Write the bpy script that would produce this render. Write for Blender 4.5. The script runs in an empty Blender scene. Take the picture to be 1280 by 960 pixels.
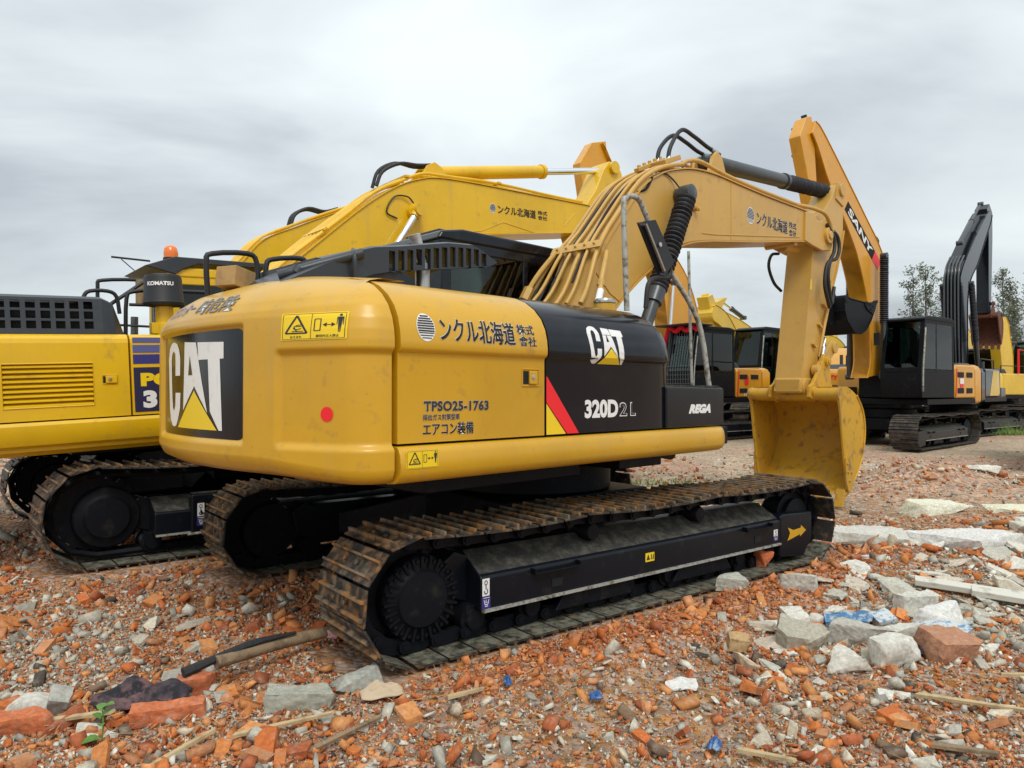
import bpy, bmesh, math, random
import numpy as np
from mathutils import Vector, Matrix
random.seed(7); RNG = np.random.default_rng(11)
PI = math.pi; R = math.radians
S = bpy.context.scene
COL = S.collection

# ------------------------------------------------------------------ camera
CAMZ = 1.45
cam_d = bpy.data.cameras.new('camera'); cam = bpy.data.objects.new('camera', cam_d); COL.objects.link(cam)
cam.location = (0, 0, CAMZ)
PITCH = math.atan(8.7/900)
cam.rotation_euler = (PI/2 + PITCH, 0, 0)
cam_d.sensor_width = 36; cam_d.lens = 36*900/1280; cam_d.clip_start = .05; cam_d.clip_end = 3000
S.camera = cam
# ------------------------------------------------------------------ world: overcast daylight
SUN_EL, SUN_AZ = R(52), R(165)      # azimuth measured clockwise from +Y (view direction)
W = bpy.data.worlds.new('World'); S.world = W; W.use_nodes = True
nt = W.node_tree; nt.nodes.clear()
def N(t, k, **kw):
    n = t.nodes.new(k)
    for a, b in kw.items(): setattr(n, a, b)
    return n
wo = N(nt, 'ShaderNodeOutputWorld'); bg = N(nt, 'ShaderNodeBackground'); bg2 = N(nt, 'ShaderNodeBackground'); addn = N(nt, 'ShaderNodeAddShader')
sky = N(nt, 'ShaderNodeTexSky', sky_type='NISHITA'); sky.sun_disc = False; sky.sun_elevation = SUN_EL; sky.sun_rotation = SUN_AZ
bg.inputs['Strength'].default_value = .05*.22
nt.links.new(sky.outputs[0], bg.inputs['Color'])
tc = N(nt, 'ShaderNodeTexCoord')
sep = N(nt, 'ShaderNodeSeparateXYZ'); nt.links.new(tc.outputs['Generated'], sep.inputs[0])
# cloud deck seen in perspective: divide the direction by (z + 0.22) so that bands flatten towards the horizon
def math_node(t, op, a, b=None, clamp=False):
    n = N(t, 'ShaderNodeMath', operation=op); n.use_clamp = clamp
    for i, q in enumerate((a, b)):
        if q is None: continue
        if isinstance(q, (int, float)): n.inputs[i].default_value = q
        else: t.links.new(q, n.inputs[i])
    return n.outputs[0]
zc = math_node(nt, 'MAXIMUM', sep.outputs[2], 0.0); zd = math_node(nt, 'ADD', zc, .24)
cx = math_node(nt, 'DIVIDE', sep.outputs[0], zd); cy = math_node(nt, 'DIVIDE', sep.outputs[1], zd)
cmb = N(nt, 'ShaderNodeCombineXYZ'); nt.links.new(cx, cmb.inputs[0]); nt.links.new(cy, cmb.inputs[1])
n1 = N(nt, 'ShaderNodeTexNoise'); n1.inputs['Scale'].default_value = .85; n1.inputs['Detail'].default_value = 6; n1.inputs['Roughness'].default_value = .5; n1.inputs['Distortion'].default_value = .4
mpn = N(nt, 'ShaderNodeMapping'); mpn.inputs['Location'].default_value = (4.3, 2.1, 0); mpn.inputs['Scale'].default_value = (.8, 1.25, 1)
nt.links.new(cmb.outputs[0], mpn.inputs[0]); nt.links.new(mpn.outputs[0], n1.inputs['Vector'])
rp = N(nt, 'ShaderNodeValToRGB'); nt.links.new(n1.outputs[0], rp.inputs[0])
rp.color_ramp.elements[0].position = .36; rp.color_ramp.elements[0].color = (.43, .465, .495, 1)
rp.color_ramp.elements[1].position = .60; rp.color_ramp.elements[1].color = (.735, .795, .80, 1)
e = rp.color_ramp.elements.new(.47); e.color = (.60, .65, .67, 1)
grad = math_node(nt, 'MULTIPLY_ADD', zc, .75); nt.nodes[-1].inputs[2].default_value = .92     # overcast skies brighten towards the zenith
vm = N(nt, 'ShaderNodeVectorMath', operation='SCALE'); nt.links.new(rp.outputs[0], vm.inputs[0]); nt.links.new(grad, vm.inputs['Scale'])
nt.links.new(vm.outputs[0], bg2.inputs['Color']); bg2.inputs['Strength'].default_value = .96
nt.links.new(bg.outputs[0], addn.inputs[0]); nt.links.new(bg2.outputs[0], addn.inputs[1]); nt.links.new(addn.outputs[0], wo.inputs[0])
# sun through the cloud
sl = bpy.data.lights.new('sun', 'SUN'); sl.energy = 1.5; sl.angle = R(22); sl.color = (1, .96, .9)
sun = bpy.data.objects.new('sun', sl); COL.objects.link(sun)
sd = Vector((math.sin(SUN_AZ)*math.cos(SUN_EL), math.cos(SUN_AZ)*math.cos(SUN_EL), math.sin(SUN_EL)))
sun.rotation_euler = sd.to_track_quat('Z', 'Y').to_euler(); sun.location = (0, -5, 20)
S.view_settings.view_transform = 'Standard'; S.view_settings.look = 'None'; S.view_settings.exposure = 0.12; S.view_settings.gamma = 1
S.cycles.max_bounces = 6; S.cycles.diffuse_bounces = 3; S.cycles.glossy_bounces = 3; S.cycles.transparent_max_bounces = 12

# ------------------------------------------------------------------ helpers
class MB:
    def __init__(s): s.v = []; s.f = []; s.mi = []
    def add(s, vs, fs, mi=0):
        b = len(s.v); s.v += [tuple(p) for p in vs]; s.f += [tuple(i+b for i in f) for f in fs]; s.mi += [mi]*len(fs); return s
    def box(s, c, d, M=None, mi=0):
        x, y, z = [q/2 for q in d]
        vs = [Vector((a*x, b*y, e*z)) for e in (-1, 1) for b in (-1, 1) for a in (-1, 1)]
        if M is not None: vs = [M @ q for q in vs]
        c = Vector(c)
        return s.add([q+c for q in vs], [(0, 2, 3, 1), (4, 5, 7, 6), (0, 1, 5, 4), (2, 6, 7, 3), (0, 4, 6, 2), (1, 3, 7, 5)], mi)
    def prism(s, poly, y0, y1, mi=0, y0b=None, y1b=None):
        n = len(poly)
        A = sum(poly[i][0]*poly[(i+1) % n][1]-poly[(i+1) % n][0]*poly[i][1] for i in range(n))
        if A < 0: poly = poly[::-1]
        lo, hi = min(y0, y1), max(y0, y1)
        vs = [(p[0], lo, p[1]) for p in poly]+[(p[0], hi, p[1]) for p in poly]
        fs = [tuple(range(n)), tuple(range(2*n-1, n-1, -1))]+[((i+1) % n, i, i+n, (i+1) % n+n) for i in range(n)]
        return s.add(vs, fs, mi)
    def ring(s, pts, n, r, mi, caps=True, closed=False):
        P = [Vector(p) for p in pts]; m = len(P); rr = r if hasattr(r, '__len__') else [r]*m
        T = []
        for i in range(m):
            if closed: t = P[(i+1) % m]-P[i-1]
            else: t = P[min(i+1, m-1)]-P[max(i-1, 0)]
            T.append(t.normalized() if t.length > 1e-9 else Vector((0, 0, 1)))
        up = Vector((0, 0, 1)) if abs(T[0].z) < .9 else Vector((1, 0, 0))
        u = T[0].cross(up).normalized(); vs = []
        for i in range(m):
            u = (u-T[i]*u.dot(T[i]))
            u = u.normalized() if u.length > 1e-6 else T[i].orthogonal().normalized()
            w = T[i].cross(u)
            for k in range(n):
                a = 2*PI*k/n; vs.append(P[i]+(u*math.cos(a)+w*math.sin(a))*rr[i])
        fs = []
        for i in range(m if closed else m-1):
            j = (i+1) % m
            for k in range(n): fs.append((i*n+k, i*n+(k+1) % n, j*n+(k+1) % n, j*n+k))
        if caps and not closed: fs += [tuple(range(n-1, -1, -1)), tuple(range((m-1)*n, m*n))]
        return s.add(vs, fs, mi)
    def tube(s, pts, r, n=8, sm=0, mi=0, closed=False):
        if sm:
            if hasattr(r, '__len__'): r = [r[min(i//sm, len(r)-1)]*(1-(i % sm)/sm)+r[min(i//sm+1, len(r)-1)]*((i % sm)/sm) for i in range((len(pts)-1)*sm+1)]
            pts = smooth(pts, sm)
        return s.ring(pts, n, r, mi, closed=closed)
    def cyl(s, a, b, r, n=20, r2=None, mi=0): return s.ring([a, b], n, [r, r if r2 is None else r2], mi)
    def lathe(s, a, d, prof, n=24, mi=0):
        a = Vector(a); d = Vector(d).normalized()
        u = d.orthogonal().normalized(); w = d.cross(u); vs = []; m = len(prof)
        for (t, r) in prof:
            for k in range(n):
                q = 2*PI*k/n; vs.append(a+d*t+(u*math.cos(q)+w*math.sin(q))*max(r, 1e-4))
        fs = [(i*n+k, i*n+(k+1) % n, (i+1)*n+(k+1) % n, (i+1)*n+k) for i in range(m-1) for k in range(n)]
        fs += [tuple(range(n-1, -1, -1)), tuple(range((m-1)*n, m*n))]
        return s.add(vs, fs, mi)
    def grid(s, rows, mi=0, flip=False):
        m, n = len(rows), len(rows[0]); vs = [p for r in rows for p in r]
        fs = [(i*n+j, i*n+j+1, (i+1)*n+j+1, (i+1)*n+j) for i in range(m-1) for j in range(n-1)]
        if flip: fs = [f[::-1] for f in fs]
        return s.add(vs, fs, mi)
    def build(s, name, mat, parent=None, smooth=38, bevel=0, seg=2, xf=None):
        me = bpy.data.meshes.new(name)
        me.from_pydata([tuple(xf @ Vector(p)) for p in s.v] if xf is not None else s.v, [], s.f); me.validate()
        mats = mat if isinstance(mat, (list, tuple)) else [mat]
        for q in mats: me.materials.append(q)
        if len(mats) > 1 and len(me.polygons) == len(s.mi): me.polygons.foreach_set('material_index', s.mi)
        if smooth: me.shade_smooth(); me.set_sharp_from_angle(angle=R(smooth))
        me.update()
        o = bpy.data.objects.new(name, me); COL.objects.link(o)
        if parent is not None: o.parent = parent
        if bevel:
            b = o.modifiers.new('bevel', 'BEVEL'); b.width = bevel; b.segments = seg; b.limit_method = 'ANGLE'; b.angle_limit = R(35); b.harden_normals = True
        return o
def smooth(pts, k):
    P = [Vector(p) for p in pts]; P = [P[0]*2-P[1]]+P+[P[-1]*2-P[-2]]; out = []
    for i in range(1, len(P)-2):
        for j in range(k):
            t = j/k; a, b, c, d = P[i-1:i+3]
            out.append(.5*((2*b)+(c-a)*t+(2*a-5*b+4*c-d)*t*t+(3*b-a-3*c+d)*t**3))
    out.append(P[-2]); return out
def tag(o, label=None, cat=None, group=None, kind=None):
    if label: o['label'] = label
    if cat: o['category'] = cat
    if group: o['group'] = group
    if kind: o['kind'] = kind
    return o
def empty(name, loc, rz=0, parent=None):
    o = bpy.data.objects.new(name, None); COL.objects.link(o); o.location = loc; o.rotation_euler = (0, 0, rz); o.empty_display_size = .2
    if parent is not None: o.parent = parent
    return o
def inst(src, parent, M, name=None):
    c = src.copy(); COL.objects.link(c); c.parent = parent; c.matrix_local = M; return c

# ------------------------------------------------------------------ materials
def mat(name, base, rough=.5, metal=0, coat=0, noise=None, bump=0, bscale=40, spec=.5, coat_rough=.05):
    """noise = (colour2, scale, low, high[, detail]) mixes a second colour in by object-space noise"""
    m = bpy.data.materials.new(name); m.use_nodes = True; t = m.node_tree; p = t.nodes['Principled BSDF']
    p.inputs['Base Color'].default_value = (*base, 1); p.inputs['Roughness'].default_value = rough; p.inputs['Metallic'].default_value = metal
    p.inputs['Coat Weight'].default_value = coat; p.inputs['Coat Roughness'].default_value = coat_rough; p.inputs['Specular IOR Level'].default_value = spec
    tc = N(t, 'ShaderNodeTexCoord')
    if noise:
        layers = noise if isinstance(noise, list) else [noise]; prev = None
        for L in layers:
            nz = N(t, 'ShaderNodeTexNoise'); nz.inputs['Scale'].default_value = L[1]; nz.inputs['Detail'].default_value = L[4] if len(L) > 4 else 6; nz.inputs['Roughness'].default_value = .62
            t.links.new(tc.outputs['Object'], nz.inputs['Vector'])
            mr = N(t, 'ShaderNodeMapRange'); mr.inputs[1].default_value = L[2]; mr.inputs[2].default_value = L[3]; t.links.new(nz.outputs[0], mr.inputs[0])
            mx = N(t, 'ShaderNodeMix', data_type='RGBA'); t.links.new(mr.outputs[0], mx.inputs[0]); mx.inputs[7].default_value = (*L[0], 1)
            if prev is None: mx.inputs[6].default_value = (*base, 1)
            else: t.links.new(prev, mx.inputs[6])
            prev = mx.outputs[2]
        t.links.new(prev, p.inputs['Base Color'])
    if bump:
        nb = N(t, 'ShaderNodeTexNoise'); nb.inputs['Scale'].default_value = bscale; nb.inputs['Detail'].default_value = 5
        t.links.new(tc.outputs['Object'], nb.inputs['Vector']); bp = N(t, 'ShaderNodeBump'); bp.inputs['Strength'].default_value = bump; bp.inputs['Distance'].default_value = .01
        t.links.new(nb.outputs[0], bp.inputs['Height']); t.links.new(bp.outputs[0], p.inputs['Normal'])
    return m
def paint(name, base, rough=.34, dirt=(.16, .11, .06), lo=.60, hi=.95, coat=.35, streak=.22):
    m = mat(name, base, rough, 0, coat, noise=[(tuple(c*.86 for c in base), 1.3, .42, .68), (dirt, 7, lo, hi, 9)], bump=.06, bscale=7, coat_rough=.16)
    t = m.node_tree; pb = t.nodes['Principled BSDF']; src = pb.inputs['Base Color'].links[0].from_socket; tcn = [n for n in t.nodes if n.type == 'TEX_COORD'][0]
    # rain streaks of dust running down, and short fine scratches
    for sc_, det, lo_, hi_, amt, colr in (((9, 9, .7), 5, .55, .80, streak, (.30, .24, .15)), ((3, 3, 60), 3, .70, .78, streak*.9, tuple(min(1, c*1.25+.05) for c in base)), ((40, 40, 40), 9, .66, .74, .5*streak+.12, (.12, .08, .05))):
        mp = N(t, 'ShaderNodeMapping'); mp.inputs['Scale'].default_value = sc_; t.links.new(tcn.outputs['Object'], mp.inputs[0]); nn = N(t, 'ShaderNodeTexNoise'); nn.inputs['Scale'].default_value = 1; nn.inputs['Detail'].default_value = det; t.links.new(mp.outputs[0], nn.inputs['Vector'])
        mr = N(t, 'ShaderNodeMapRange'); mr.inputs[1].default_value = lo_; mr.inputs[2].default_value = hi_; mr.inputs[4].default_value = amt; t.links.new(nn.outputs[0], mr.inputs[0])
        mx = N(t, 'ShaderNodeMix', data_type='RGBA'); t.links.new(mr.outputs[0], mx.inputs[0]); t.links.new(src, mx.inputs[6]); mx.inputs[7].default_value = (*colr, 1); src = mx.outputs[2]
    t.links.new(src, pb.inputs['Base Color'])
    p = t.nodes['Principled BSDF']; nz = N(t, 'ShaderNodeTexNoise'); nz.inputs['Scale'].default_value = 5; nz.inputs['Detail'].default_value = 8
    mr = N(t, 'ShaderNodeMapRange'); mr.inputs[3].default_value = rough*.8; mr.inputs[4].default_value = min(1, rough*1.5); t.links.new(nz.outputs[0], mr.inputs[0]); t.links.new(mr.outputs[0], p.inputs['Roughness'])
    return m
M = {}
M['cat'] = paint('cat_yellow_paint', (.63, .345, .010), coat=.3)
M['bucket'] = paint('bucket_paint', (.60, .33, .02), rough=.5, dirt=(.20, .09, .04), lo=.53, hi=.72, coat=.05, streak=.55)
M['catboom'] = paint('cat_boom_paint', (.59, .34, .065), rough=.42, coat=.22)
M['kom'] = paint('komatsu_yellow_paint', (.78, .47, .004), coat=.2)
M['orange'] = paint('orange_paint', (.70, .32, .012))
M['yellow'] = paint('loader_yellow_paint', (.74, .47, .02))
M['black'] = mat('black_gloss_paint', (.004, .0055, .010), .17, 0, .12, noise=((.016, .016, .018), 5, .5, .9), coat_rough=.10, spec=.28)
M['under'] = mat('undercarriage_black', (.005, .006, .009), .5, 0, .0, spec=.16, noise=[((.035, .032, .026), 9, .55, .85, 9), ((.004, .005, .006), 3, .5, .7)], bump=.15, bscale=30)
M['frame'] = mat('track_frame_black', (.005, .007, .011), .34, 0, .0, spec=.25, noise=[((.035, .03, .025), 12, .58, .85, 9)], bump=.08, bscale=20)
M['dusty'] = mat('dusty_black_plate', (.030, .029, .027), .8, 0, 0, noise=[((.12, .11, .08), 14, .45, .72, 10), ((.10, .11, .06), 60, .58, .75)], bump=.4, bscale=60)
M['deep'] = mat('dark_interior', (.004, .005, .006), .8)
M['rubber'] = mat('black_rubber', (.012, .012, .014), .55, bump=.1, bscale=90)
M['bellow'] = mat('rubber_boot', (.010, .011, .016), .6, noise=((.05, .045, .05), 20, .55, .8), bump=.5, bscale=50)
M['grey'] = mat('dark_grey_plastic', (.022, .027, .036), .42, 0, .1, noise=((.04, .042, .048), 6, .5, .8), bump=.1, bscale=120)
M['steel'] = mat('bare_steel', (.52, .52, .50), .28, .9)
M['chrome'] = mat('chrome_rod', (.8, .82, .84), .08, 1)
M['galv'] = mat('worn_galvanised_pipe', (.42, .42, .38), .55, .3, noise=[((.16, .14, .10), 22, .48, .62, 8)], bump=.2, bscale=70)
M['gunmetal'] = mat('gunmetal_cylinder', (.05, .055, .06), .35, .2, .2, noise=((.09, .09, .09), 10, .5, .8))
M['white'] = mat('white_vinyl', (.80, .80, .78), .4, noise=((.62, .62, .6), 20, .55, .8))
M['vyellow'] = mat('yellow_vinyl', (.86, .60, .01), .4)
M['red'] = mat('red_vinyl', (.85, .012, .02), .4)
M['ink'] = mat('dark_ink', (.018, .018, .025), .5)
M['greytext'] = mat('grey_lettering', (.028, .028, .032), .5)
M['blue'] = mat('blue_vinyl', (.035, .035, .20), .4)
M['dblue'] = mat('dark_blue_vinyl', (.02, .02, .07), .4)
M['lilac'] = mat('faded_blue_vinyl', (.10, .11, .30), .45)
M['lilac2'] = mat('faded_dark_lettering', (.20, .18, .15), .5)
M['amber'] = mat('amber_lens', (.85, .18, .01), .2, 0, .5)
M['card'] = mat('cardboard', (.42, .26, .10), .8, noise=((.30, .18, .07), 9, .45, .7), bump=.2)
M['redcloth'] = mat('red_cloth', (.70, .01, .03), .85, bump=.6, bscale=30)
M['rust'] = mat('rusty_steel', (.16, .055, .03), .8, noise=[((.06, .03, .02), 12, .45, .7), ((.28, .12, .06), 30, .6, .8)], bump=.4)
def glassmat(name, tint, refl=.25):
    m = bpy.data.materials.new(name); m.use_nodes = True; t = m.node_tree; t.nodes.clear()
    o = N(t, 'ShaderNodeOutputMaterial'); a = N(t, 'ShaderNodeBsdfTransparent'); a.inputs[0].default_value = (*tint, 1)
    g = N(t, 'ShaderNodeBsdfGlossy'); g.inputs['Roughness'].default_value = .03; fr = N(t, 'ShaderNodeFresnel'); fr.inputs[0].default_value = 1.5
    mx = N(t, 'ShaderNodeMixShader'); t.links.new(fr.outputs[0], mx.inputs[0]); t.links.new(a.outputs[0], mx.inputs[1]); t.links.new(g.outputs[0], mx.inputs[2]); t.links.new(mx.outputs[0], o.inputs[0])
    return m
M['glass'] = glassmat('tinted_cab_glass', (.38, .50, .46)); M['dglass'] = glassmat('dark_cab_glass', (.34, .44, .41))
def shoemat():
    m = mat('track_shoe_steel', (.022, .020, .018), .6, .1, noise=((.06, .045, .03), 10, .45, .7, 8), bump=.5, bscale=45)
    t = m.node_tree; p = t.nodes['Principled BSDF']; base = p.inputs['Base Color'].links[0].from_socket
    tc = [n for n in t.nodes if n.type == 'TEX_COORD'][0]; sp = N(t, 'ShaderNodeSeparateXYZ'); t.links.new(tc.outputs['Object'], sp.inputs[0])
    geo = N(t, 'ShaderNodeNewGeometry'); oi = N(t, 'ShaderNodeObjectInfo')
    off = N(t, 'ShaderNodeVectorMath', operation='ADD'); t.links.new(geo.outputs['Position'], off.inputs[0])
    nz = N(t, 'ShaderNodeTexNoise'); nz.inputs['Scale'].default_value = 16; nz.inputs['Detail'].default_value = 8; t.links.new(off.outputs[0], nz.inputs['Vector'])
    # rust and dried clay cling to the grouser bars (they stand proud of the plate: object z above 20 mm)
    a = math_node(t, 'MULTIPLY_ADD', sp.outputs[2], 26.); t.nodes[-1].inputs[2].default_value = -.42
    b = math_node(t, 'MULTIPLY_ADD', nz.outputs[0], 3.6); t.nodes[-1].inputs[2].default_value = -1.5
    f = math_node(t, 'ADD', a, b, clamp=True); f2 = math_node(t, 'MULTIPLY', f, .85, clamp=True)
    n2 = N(t, 'ShaderNodeTexNoise'); n2.inputs['Scale'].default_value = 7; t.links.new(geo.outputs['Position'], n2.inputs['Vector'])
    cr = N(t, 'ShaderNodeValToRGB'); t.links.new(n2.outputs[0], cr.inputs[0]); cr.color_ramp.elements[0].position = .35; cr.color_ramp.elements[0].color = (.24, .20, .14, 1)
    cr.color_ramp.elements[1].position = .62; cr.color_ramp.elements[1].color = (.38, .185, .06, 1)
    mx = N(t, 'ShaderNodeMix', data_type='RGBA'); t.links.new(f2, mx.inputs[0]); t.links.new(base, mx.inputs[6]); t.links.new(cr.outputs[0], mx.inputs[7]); 
    # packed grey-green dust on the flat inner face (object z near 0)
    lo = math_node(t, 'LESS_THAN', sp.outputs[2], .004); n3 = N(t, 'ShaderNodeTexNoise'); n3.inputs['Scale'].default_value = 22; n3.inputs['Detail'].default_value = 9; t.links.new(geo.outputs['Position'], n3.inputs['Vector'])
    l2 = math_node(t, 'MULTIPLY_ADD', n3.outputs[0], 3.4, clamp=True); t.nodes[-1].inputs[2].default_value = -1.15; gn = N(t, 'ShaderNodeSeparateXYZ'); t.links.new(geo.outputs['Normal'], gn.inputs[0]); upf = math_node(t, 'MULTIPLY', math_node(t, 'SUBTRACT', gn.outputs[2], .45), 3., clamp=True); l3 = math_node(t, 'MULTIPLY', math_node(t, 'MULTIPLY', lo, l2), upf)
    my = N(t, 'ShaderNodeMix', data_type='RGBA'); t.links.new(l3, my.inputs[0]); t.links.new(mx.outputs[2], my.inputs[6]); my.inputs[7].default_value = (.20, .195, .145, 1)
    t.links.new(my.outputs[2], p.inputs['Base Color'])
    return m
M['shoe'] = shoemat()
M['shoefar'] = mat('far_track_shoes', (.03, .027, .024), .7, noise=((.12, .085, .05), 8, .45, .7), bump=.4)

# ------------------------------------------------------------------ lettering
def text_geo(body, bold=0., shear=0., width=1.):
    c = bpy.data.curves.new('t', 'FONT'); c.body = body; c.size = 1; c.offset = bold; c.shear = shear; c.resolution_u = 4; c.space_character = width
    o = bpy.data.objects.new('t', c); COL.objects.link(o); bpy.context.view_layer.update()
    dg = bpy.context.evaluated_depsgraph_get(); me = bpy.data.meshes.new_from_object(o.evaluated_get(dg))
    bpy.data.objects.remove(o); bpy.data.curves.remove(c)
    return me
def flat_geo(polys):
    bm = bmesh.new()
    for P in polys:
        bm.faces.new([bm.verts.new((x, y, 0)) for x, y in P])
    bm.normal_update(); bmesh.ops.triangulate(bm, faces=bm.faces[:]); me = bpy.data.meshes.new('g'); bm.to_mesh(me); bm.free(); return me
def place(me, name, mt, parent, fn, box, src=None, cuts=(0, 0)):
    """fits flat geometry into box=(a0,a1,b0,b1) and maps every vertex with fn(a,b); src = source bounds"""
    bm = bmesh.new(); bm.from_mesh(me); bpy.data.meshes.remove(me)
    if not bm.verts: bm.free(); return None
    if src is None:
        xs = [v.co.x for v in bm.verts]; ys = [v.co.y for v in bm.verts]; src = (min(xs), max(xs), min(ys), max(ys))
    a0, a1, b0, b1 = box
    for v in bm.verts:
        v.co.x = a0+(v.co.x-src[0])/(src[1]-src[0])*(a1-a0); v.co.y = b0+(v.co.y-src[2])/(src[3]-src[2])*(b1-b0); v.co.z = 0
    for ax, (lo, hi), n in ((0, sorted((a0, a1)), cuts[0]), (1, sorted((b0, b1)), cuts[1])):
        for k in range(1, n):
            co = [0, 0, 0]; co[ax] = lo+(hi-lo)*k/n; no = [0, 0, 0]; no[ax] = 1
            bmesh.ops.bisect_plane(bm, geom=bm.verts[:]+bm.edges[:]+bm.faces[:], dist=1e-6, plane_co=co, plane_no=no)
    for v in bm.verts: v.co = Vector(fn(v.co.x, v.co.y))
    out = bpy.data.meshes.new(name); bm.to_mesh(out); bm.free(); out.materials.append(mt)
    o = bpy.data.objects.new(name, out); COL.objects.link(o); o.parent = parent; return o
def letters(body, mt, parent, fn, box, bold=0., shear=0., outline=None, cuts=(0, 0), name='lettering', width=1.):
    """outline=(material, fn_below, extra_bold): a light edge printed round the letters, laid just under them"""
    me = text_geo(body, bold, shear, width); xs = [v.co.x for v in me.vertices]; ys = [v.co.y for v in me.vertices]
    src = (min(xs), max(xs), min(ys), max(ys))
    if outline: place(text_geo(body, bold+outline[2], shear, width), name+'_edge', outline[0], parent, outline[1], box, src, cuts)
    if any(ord(ch) > 255 for ch in body):       # heavier strokes for the Japanese characters
        d = (box[1]-box[0])/max(len(body), 1)*.030; place(text_geo(body, bold, shear, width), name, mt, parent, lambda a, b: fn(a+d, b), box, src, cuts)
    return place(me, name, mt, parent, fn, box, src, cuts)
def ngon(cx, cy, rx, ry, n=28): return [(cx+rx*math.cos(2*PI*k/n), cy+ry*math.sin(2*PI*k/n)) for k in range(n)]
def rrect(x0, x1, y0, y1, r, n=5):
    out = []
    for cx, cy, a in ((x1-r, y1-r, 0), (x0+r, y1-r, 90), (x0+r, y0+r, 180), (x1-r, y0+r, 270)):
        for k in range(n+1): q = R(a+90*k/n); out.append((cx+r*math.cos(q), cy+r*math.sin(q)))
    return out
LC = [(.335, .60), (.335, .80), (.31, .90), (.26, .975), (.18, 1.0), (.11, .985), (.045, .93), (.008, .80), (.03, .50), (.055, .20), (.085, .09), (.14, .015), (.20, .0), (.25, .02), (.30, .12), (.335, .22), (.345, .40), (.225, .40), (.222, .25), (.19, .185), (.155, .22), (.138, .32), (.118, .55), (.108, .78), (.125, .86), (.17, .895), (.212, .86), (.22, .78), (.22, .60)]
LA = [(.43, .98), (.63, .96), (.715, .55), (.80, .18), (.605, .475), (.405, .20), (.42, .60)]
LAH = [(.530, .82), (.505, .60), (.575, .60)]
LT = [(.655, .96), (1.0, .94), (1.0, .765), (.955, .765), (.985, .0), (.945, .0), (.835, .20), (.805, .765), (.67, .765)]
LY = [(.295, .0), (.925, .0), (.605, .425)]
def cat_logo(parent, fn, box, hole, cuts=(0, 0)):
    u = (0, 1, 0, 1)
    place(flat_geo([LC, LA, LT]), 'lettering', M['white'], parent, fn(0), box, u, cuts)
    place(flat_geo([LAH]), 'letter_counter', hole, parent, fn(.0015), box, u)
    place(flat_geo([LY]), 'triangle_mark', M['vyellow'], parent, fn(.001), box, u, cuts)
def emblem(parent, fn, box, cuts=(1, 6)):
    place(flat_geo([ngon(.5, .5, .5, .5)]), 'emblem_disc', M['white'], parent, fn(0), box, (0, 1, 0, 1), cuts)
    st = []
    for k in range(11):
        y = .93-.088*k; h = .055 if k < 7 else .035; w = math.sqrt(max(.21-(y-h/2-.5)**2, 0)); st.append([(.5-w, y-h), (.5+w, y-h), (.5+w, y), (.5-w, y)])
    place(flat_geo(st), 'emblem_stripes', M['ink'], parent, fn(.0015), box, (0, 1, 0, 1), cuts)
def warning_sign(parent, fn, box, words=True, cuts=(4, 4)):
    B = box; w = B[1]-B[0]; h = B[3]-B[2]
    def sub(a, b, c, d): return (B[0]+w*a, B[0]+w*b, B[2]+h*c, B[2]+h*d)
    s = place(flat_geo([rrect(0, 1, 0, 1, .03)]), 'warning_sticker', M['vyellow'], parent, fn(0), B, (0, 1, 0, 1), cuts)
    U = (0, 1, 0, 1); P = []
    def line(x0, y0, x1, y1, t=.012):
        L = math.hypot(x1-x0, (y1-y0)*.6)+1e-9; nx, ny = -(y1-y0)*.6/L*t, (x1-x0)/L*t/.6; P.append([(x0-nx, y0-ny), (x1-nx, y1-ny), (x1+nx, y1+ny), (x0+nx, y0+ny)])
    for a in ((.03, .04, .97, .04), (.03, .96, .97, .96), (.03, .04, .03, .96), (.97, .04, .97, .96), (.48, .04, .48, .96)): line(*a, t=.004)
    for a in ((.08, .25, .42, .25), (.08, .25, .25, .90), (.42, .25, .25, .90)): line(*a, t=.016)
    for a in ((.21, .50, .24, .38), (.24, .38, .20, .44), (.24, .38, .33, .42), (.24, .38, .27, .30), (.18, .32, .36, .32), (.24, .54, .34, .56), (.21, .50, .33, .50)): line(*a, t=.008)
    for a in ((.53, .32, .53, .75), (.53, .75, .62, .75), (.62, .75, .62, .32), (.62, .32, .53, .32), (.68, .53, .80, .53)): line(*a, t=.008)
    P.append([(.65, .53), (.71, .61), (.71, .45)]); P.append([(.84, .53), (.78, .61), (.78, .45)])
    P.append(ngon(.90, .87, .022, .045, 10)); P.append([(.865, .80), (.935, .80), (.925, .55), (.915, .25), (.905, .25), (.90, .52), (.895, .25), (.885, .25), (.875, .55)])
    P.append([(.852, .80), (.866, .80), (.862, .52), (.852, .52)]); P.append([(.934, .80), (.948, .80), (.948, .52), (.938, .52)])
    place(flat_geo(P), 'warning_pictogram', M['ink'], parent, fn(.0012), B, U, cuts)
    if words:
        letters('はさまれ', M['ink'], parent, fn(.0012), sub(.16, .34, .07, .16), .01)
        letters('旋回内立入禁止', M['ink'], parent, fn(.0012), sub(.56, .90, .08, .18), .01)
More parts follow.
